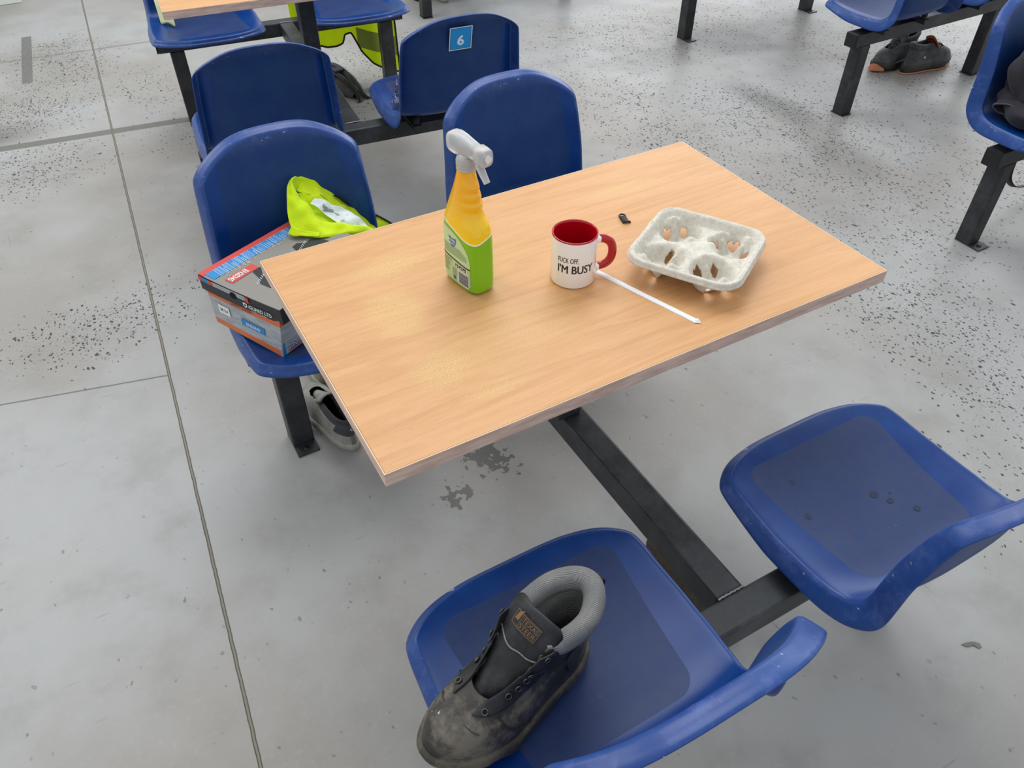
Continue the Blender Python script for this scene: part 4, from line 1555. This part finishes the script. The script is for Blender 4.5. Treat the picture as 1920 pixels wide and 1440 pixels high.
# dark shoe silhouettes printed on the lid
sil = [(0, .0), (.03, -.05), (.09, -.06), (.15, -.03), (.22, -.05), (.30, -.02), (.34, .06), (.33, .15), (.27, .21), (.20, .19), (.15, .25), (.08, .24), (.05, .15), (.0, .09)]
for (a0, b0, s1_) in ((.30, .16, 1.0), (.34, .56, .9)):
    c0 = lp(a0 + .1, b0 + .12, LZ + .0026)
    vs = [lp(a0 + y_ * 1.3 * s1_, b0 + x_ * s1_ * .9, LZ + .0026) for x_, y_ in sil]
    mb.add(vs + [c0], [(i, (i + 1) % len(sil), len(sil)) for i in range(len(sil))], 4, False)
    for i in range(10):
        a_, b_ = a0 + .10 + .012 * i, b0 - .02 + .02 * i
        lt(a_ + .02, a_ + .05, b_, b_ + .004, 3, .0020, .01)
# end flap of the lid: pale strip, finger hole, white lettering
def le(t, h, off=.0022):
    return lp(t, 0, LZ - HL + h) - V * off
def lq(t0, t1, h0, h1, mi, off=.0022):
    mb.add([le(t0, h0, off), le(t1, h0, off), le(t1, h1, off), le(t0, h1, off)], [(0, 1, 2, 3)], mi, False)
lq(.40, .80, .026, .0378, 0)
lq(.80, .86, .026, .0378, 6)
lq(.86, .94, .026, .0378, 2)
lq(.94, 1.0, .026, .0378, 6)
lq(.36, .40, .022, .0378, 6)
mb.add([le(.545 + .042 * math.cos(2 * PI * i / 24), .0265 + .0088 * math.sin(2 * PI * i / 24), .0028) for i in range(24)], [list(range(24))], 8, False)
add_text(mb, 'iGUARD LTD', lambda a, b: le(.375 - a, .0085 + b, .0026), .27, .0100, 3, .02)
add_text(mb, 'SAFETY SHOES', lambda a, b: le(.35 - a, .0030 + b, .0026), .18, .003, 3, .0)
shd = [(.44, .019), (.415, .0205), (.39, .019), (.392, .011), (.415, .0065), (.438, .011)]
mb.add([le(a, h, .0026) for a, h in shd], [list(range(6))], 3, False)
mb.add([le(.415 + (a - .415) * .45, .0135 + (h - .0135) * .45, .0030) for a, h in shd], [list(range(6))], 4, False)
mb.build('lid_print', bmats, lid)


# ------------------------------------------------------------------ hi-vis vest crumpled on the far seat
def sheet(curves, nu, nv, wr=.004, seed=0, fr=24):
    wr *= 1.5
    cs = [catmull(c, nu) for c in curves]
    rows = []
    for i in range(nu):
        rows.append(catmull([c[i] for c in cs], nv))
    for i in range(nu):
        for j in range(nv):
            q = rows[i][j]
            edge = min(1, min(j, nv - 1 - j) / 2)
            v = noise.noise(Vector((q.x * fr + seed, q.y * fr, q.z * fr * 1.6))) * wr * (.35 + .65 * edge)
            v2 = noise.noise(Vector((q.x * fr * 2.3, q.y * fr * 2 + seed, q.z * fr * 3))) * wr * .5
            rows[i][j] = q + Vector((v * .3, -v * .6, v + v2))
    return rows


A_out = [(-0.308, 0.730, 0.666), (-0.324, 0.722, 0.667), (-0.339, 0.7, 0.655), (-0.352, 0.67, 0.631), (-0.36, 0.64, 0.603), (-0.353, 0.615, 0.591), (-0.327, 0.6, 0.584), (-0.3, 0.585, 0.581), (-0.253, 0.585, 0.573), (-0.194, 0.58, 0.561)]
A_rid = [(-0.306, 0.724, 0.668), (-0.319, 0.712, 0.665), (-0.317, 0.69, 0.652), (-0.308, 0.665, 0.633), (-0.3, 0.645, 0.612), (-0.292, 0.63, 0.600), (-0.267, 0.62, 0.592), (-0.242, 0.61, 0.585), (-0.21, 0.6, 0.575), (-0.172, 0.6, 0.560)]
A_in = [(x + .004, y + .008, z - .022) for x, y, z in A_rid]
B_top = [(-0.316, 0.735, 0.661), (-0.292, 0.738, 0.663), (-0.263, 0.738, 0.647), (-0.235, 0.738, 0.63), (-0.191, 0.733, 0.594), (-0.171, 0.725, 0.569), (-0.142, 0.715, 0.538), (-0.094, 0.7, 0.497), (-0.057, 0.69, 0.455)]
B_low = [(-0.311, 0.715, 0.64), (-0.299, 0.71, 0.636), (-0.282, 0.7, 0.631), (-0.261, 0.695, 0.625), (-0.239, 0.69, 0.601), (-0.22, 0.685, 0.581), (-0.196, 0.675, 0.552), (-0.179, 0.665, 0.528), (-0.168, 0.66, 0.504)]
C_low = [(-0.312, 0.7, 0.644), (-0.304, 0.675, 0.618), (-0.297, 0.655, 0.600), (-0.284, 0.645, 0.587), (-0.268, 0.635, 0.579), (-0.251, 0.63, 0.572), (-0.231, 0.625, 0.565), (-0.211, 0.62, 0.551), (-0.19, 0.62, 0.534)]
D_top = [(-0.28, 0.68, 0.632), (-0.269, 0.68, 0.627), (-0.251, 0.675, 0.613), (-0.228, 0.67, 0.599), (-0.205, 0.665, 0.579), (-0.183, 0.655, 0.560), (-0.169, 0.65, 0.531)]
D_low = [(-0.296, 0.672, 0.623), (-0.281, 0.662, 0.611), (-0.269, 0.657, 0.598), (-0.257, 0.647, 0.586), (-0.239, 0.637, 0.573), (-0.222, 0.632, 0.566), (-0.193, 0.627, 0.545)]
vest = thing('safety_vest', 'crumpled hi-vis yellow vest heaped on the seat above the shoe box', 'vest')
mid = lambda A, B, dz=0, dy=0: [tuple((Vector(a) + Vector(b)) / 2 + Vector((0, dy, dz))) for a, b in zip(A, B)]
mb = MB()
mb.grid(sheet([A_out, mid(A_out, A_rid, .004, -.006), A_rid, A_in], 44, 16, .006, 1))
mb.grid(sheet([B_top, mid(B_top, B_low, -.004, .008), B_low], 44, 14, .006, 5))
mb.grid(sheet([B_low, mid(B_low, C_low, -.010, .004), C_low, [(x, y - .01, z - .02) for x, y, z in C_low]], 44, 12, .007, 9))
vb = mb.build('cloth', M['hivis'], vest)
mod(vb, 'SOLIDIFY', thickness=.0015, offset=0)
mod(vb, 'SUBSURF', levels=1, render_levels=1)
mb = MB()
mb.grid(sheet([D_top, mid(D_top, D_low, .002), D_low], 34, 12, .007, 3, 22))
rt = mb.build('reflective_strip', M['silver'], vest)
rt['label'] = 'silver reflective strip'
mod(rt, 'SOLIDIFY', thickness=.0012, offset=0)
mod(rt, 'SUBSURF', levels=1, render_levels=1)
mb = MB()
mb.grid(sheet([[(-.372, .628, .588), (-.362, .612, .590), (-.340, .600, .588), (-.31, .588, .585)], [(-.358, .632, .606), (-.350, .618, .603), (-.33, .606, .597), (-.305, .597, .590)]], 18, 6, .003, 6))
fp_ = mb.build('hem_flap', M['hivis'], vest); mod(fp_, 'SOLIDIFY', thickness=.0015, offset=0)
mb = MB()
pp = catmull([(Vector(q) + Vector((0, -.004, .002))) for q in B_top[5:]], 20)
mb.tube(pp[8:], .0035, 8, flat=.6)
mb.build('piping', M['piping'], vest)
mb = MB()
mb.tube(catmull([(-.226, .716, .606), (-.212, .712, .597), (-.2, .708, .584), (-.19, .704, .574)], 10), [.001, .002, .003, .003, .003, .003, .003, .0025, .002, .001], 8)
mb.build('piping', M['piping'], vest)

# ------------------------------------------------------------------ hi-vis vest hanging behind the next table's far seat
def T2p(x, y, z):
    a = math.radians(-5.7)
    return Vector((.157 + x * math.cos(a) - y * math.sin(a), 2.062 + x * math.sin(a) + y * math.cos(a), z))
v2 = thing('safety_vest', 'hi-vis yellow vest with black piping hanging down behind a blue seat', 'vest')
edge_low = [(.06, .22), (.10, .215), (.15, .205), (.21, .185), (.255, .19), (.285, .20), (.300, .235), (.335, .235), (.350, .20), (.375, .14), (.42, .085), (.47, .055), (.52, .03), (.555, .02)]
xs = [.06 + .495 * i / 60 for i in range(61)]
mb = MB()
rows = []
for x in xs:
    zl_ = smooth_interp(edge_low, x)[0]
    r = []
    for j in range(15):
        z = .80 + (zl_ - .80) * j / 14
        yy = .822 - .02 * j / 14 - max(0, .6 - z) * .09 + .010 * math.sin(x * 38 + z * 4) * min(1, (.85 - z) * 2)
        r.append(T2p(x, yy, z))
    rows.append(r)
mb.grid(rows)
vb = mb.build('cloth', M['hivis'], v2)
mb = MB()
mb.tube([r[-1] for r in rows] + [rows[-1][j] for j in range(13, 4, -1)], .0045, 8)
mb.build('piping', M['piping'], v2)
mb = MB()
mb.grid([[T2p(x, .814 + .010 * math.sin(x * 38 + z * 4) - max(0, .6 - z) * .09 - .013, z) for z in (.26 - (x - .35) * .35, .215 - (x - .35) * .35, .17 - (x - .35) * .35)] for x in [.36 + .19 * i / 20 for i in range(21)]])
q = mb.build('reflective_strip', new_mat('olive_reflective_band', '#8f9f3a', .6), v2)
# pale cloth in the far left seat of that table
pc = thing('folded_cloth', 'pale yellow cloth in the seat beyond the next table', 'cloth')
mb = MB()
rows = []
for i in range(14):
    u = i / 13
    rows.append([T2p(-.500 + .05 * u, .655 - .10 * j / 11 + .055 * (1 - u), .44 + .17 * (1 - j / 11) ** 1.1 + .006 * math.sin(6 * u + j)) for j in range(12)])
mb.grid(rows)
q = mb.build('fabric', fabric_material('pale_yellow_cotton', '#dfe6b4', '#cfd79c', 300, .2, .5), pc)
mod(q, 'SOLIDIFY', thickness=.012, offset=0)
mod(q, 'SUBSURF', levels=1, render_levels=1)

# ------------------------------------------------------------------ clear film on the next table's seat
film = thing('plastic_wrapper', 'clear crumpled plastic wrapper on the blue seat in front of the number sticker', 'wrapper')
mb = MB()
rows = []
for i in range(25):
    rows.append([T2p(.225 + .20 * i / 24 - .10 * (j / 15) * (i < 3), -.375 - .23 * j / 15, .462 + abs(noise.noise(Vector((i * .38, j * .45, 0)))) * .028 - .008 * (j / 15)) for j in range(16)])
mb.grid(rows, smooth=False)
pf = new_mat('clear_film', '#ffffff', .08, trans=1.0, ior=1.25)
q = mb.build('film', pf, film)

# ------------------------------------------------------------------ black strap and buckle on the floor by the next table
bg_ = thing('strap_bag', 'black and grey strapped bag lying on the floor beside the next table beam', 'bag', (.445, 2.80, 0), math.radians(-75))
mb = MB()
rows = []
for i in range(19):
    t = i / 18
    hw = .075 * math.sin(PI * (.08 + .84 * t)) ** .6
    hh = .075 * math.sin(PI * (.06 + .88 * t)) ** .6
    rows.append([(-.20 + .40 * t, hw * math.cos(a) * (1 + .1 * noise.noise(Vector((t * 6, a, 1)))), max(.001, hh * .55 + hh * .6 * math.sin(a) * (1 + .25 * noise.noise(Vector((t * 8, a * 1.5, 0)))))) for a in [2 * PI * k_ / 24 for k_ in range(24)]])
mb.grid(rows, close_u=True)
q = mb.build('pouch', fabric_material('dark_grey_nylon', '#2c2e30', '#4a4c4c', 300, .3, .8), bg_)
mb = MB()
for yo, zo in ((.03, .082), (-.03, .085)):
    pth = catmull([(-.17, yo, .045), (-.08, yo * 1.3, zo), (.03, yo, zo + .008), (.12, yo * .6, zo - .01), (.22, yo * .4, .02), (.25, yo, .004)], 30)
    mb.grid([[q_ + Vector((0, -.013, 0)), q_ + Vector((0, .013, 0))] for q_ in pth])
q = mb.build('strap', M['cap'], bg_); mod(q, 'SOLIDIFY', thickness=.003, offset=1)
mb = MB()
mb.box((.02, -.025, .083), (.065, .03, .096)); mb.box((-.13, -.045, .075), (-.09, -.005, .088))
q = mb.build('buckle', M['cap'], bg_); bevel(q, .003)

# ------------------------------------------------------------------ dark jacket on the right edge seat
jk = thing('jacket', 'dark charcoal jacket heaped on the blue seat at the right edge', 'jacket', (2.115, -.248, 0))
jm = fabric_material('dark_charcoal_fleece', '#23222a', '#2c2b33', 300, .25, 1.2)
def lump(c, r, seed, nu=40, nv=24, k1=.35, flat_z=None):
    rows = []
    for j in range(nv + 1):
        th = PI * j / nv
        row = []
        for i in range(nu):
            ph = 2 * PI * i / nu
            d = Vector((math.sin(th) * math.cos(ph), math.sin(th) * math.sin(ph), math.cos(th)))
            f = 1 + k1 * noise.noise(d * 1.7 + Vector((seed, 0, 0))) + k1 * .45 * noise.noise(d * 4 + Vector((0, seed, 0))) - .12 * abs(noise.noise(d * 3 + Vector((seed, seed, 0))))
            q = Vector((c[0] + r[0] * d.x * f, c[1] + r[1] * d.y * f, c[2] + r[2] * d.z * f))
            if flat_z is not None and q.z < flat_z: q.z = flat_z
            q.y = min(q.y, .700 + (q.z - .45) * .20 - (.05 if q.z < .5 else 0))
            row.append(q)
        rows.append(row)
    return rows
mb = MB()
mb.grid(lump((.005, .54, .49), (.175, .15, .085), 2.0, flat_z=.438), close_u=True)
mb.grid(lump((.010, .62, .58), (.165, .10, .16), 7.0, flat_z=.445), close_u=True)
q = mb.build('body', jm, jk); mod(q, 'SUBSURF', levels=1, render_levels=1)
mb = MB()
sp = catmull([(.01, .655, .62), (-.05, .645, .575), (-.110, .630, .520), (-.158, .612, .484)], 22)
rad = [.050 + .004 * math.sin(i * 1.3) - .010 * (i / 21) for i in range(22)]
rows = []
for i, q in enumerate(sp):
    t = (sp[min(i + 1, 21)] - sp[max(i - 1, 0)]).normalized()
    a = Vector((0, 0, 1)) - t * t.z; a.normalize(); b = t.cross(a)
    rows.append([q + (b * math.cos(2 * PI * k_ / 28) * 1.15 + a * math.sin(2 * PI * k_ / 28) * .62) * rad[i] * (1 + .10 * noise.noise(Vector((k_ * .5, i * .35, 0)))) for k_ in range(28)])
mb.grid(rows, close_u=True)
q = mb.build('sleeve', jm, jk); mod(q, 'SOLIDIFY', thickness=.004, offset=-1, material_offset=0); mod(q, 'SUBSURF', levels=1, render_levels=1)
mb = MB()
mb.tube(rows[-1], .0028, 6, closed=True)
mb.build('cuff_hem', fabric_material('grey_hem', '#4a4a50', '#55555b', 300, .2), jk)
mb = MB()
zc = catmull([(-.075, .645, .680), (-.045, .625, .675), (-.01, .60, .685), (.02, .57, .675)], 14)
mb.tube(zc, .0035, 6)
mb.tube([zc[1], zc[1] + Vector((-.012, -.02, -.012)), zc[1] + Vector((-.016, -.035, -.03))], [.003, .0025, .004], 6)
mb.build('zip', new_mat('zip_metal', '#8d8a80', .35, metallic=.8), jk)
# strap looping below that seat
sp_ = thing('hanging_strap', 'black strap looping below the seat that holds the jacket', 'strap')
mb = MB()
pth = catmull([(2.30, .45, .33), (2.275, .43, .27), (2.262, .425, .20), (2.272, .42, .13), (2.32, .41, .085), (2.40, .40, .075)], 26)
mb.grid([[q_ + Vector((0, -.011, .004)), q_ + Vector((0, .011, -.004))] for q_ in pth])
q = mb.build('webbing', M['cap'], sp_); mod(q, 'SOLIDIFY', thickness=.003, offset=0)

# ------------------------------------------------------------------ leaf-like scrap on the floor
mb = MB()
sc_ = [(-.022, -.004), (-.010, -.008), (.004, -.003), (.014, -.010), (.022, -.006), (.020, .004), (.010, .006), (.0, .004), (-.012, .0)]
mb.add([(x, y, .0012 + .0015 * math.sin(i)) for i, (x, y) in enumerate(sc_)], [list(range(9))], 0, False)
q = mb.build('paper_scrap', new_mat('brown_scrap', '#75736e', .8), None, (.604, -.745, 0))
q.rotation_euler = (0, 0, math.radians(-35))
mod(q, 'SOLIDIFY', thickness=.001, offset=0)
tag(q, 'small torn grey scrap on the floor behind the empty near seat', 'scrap')
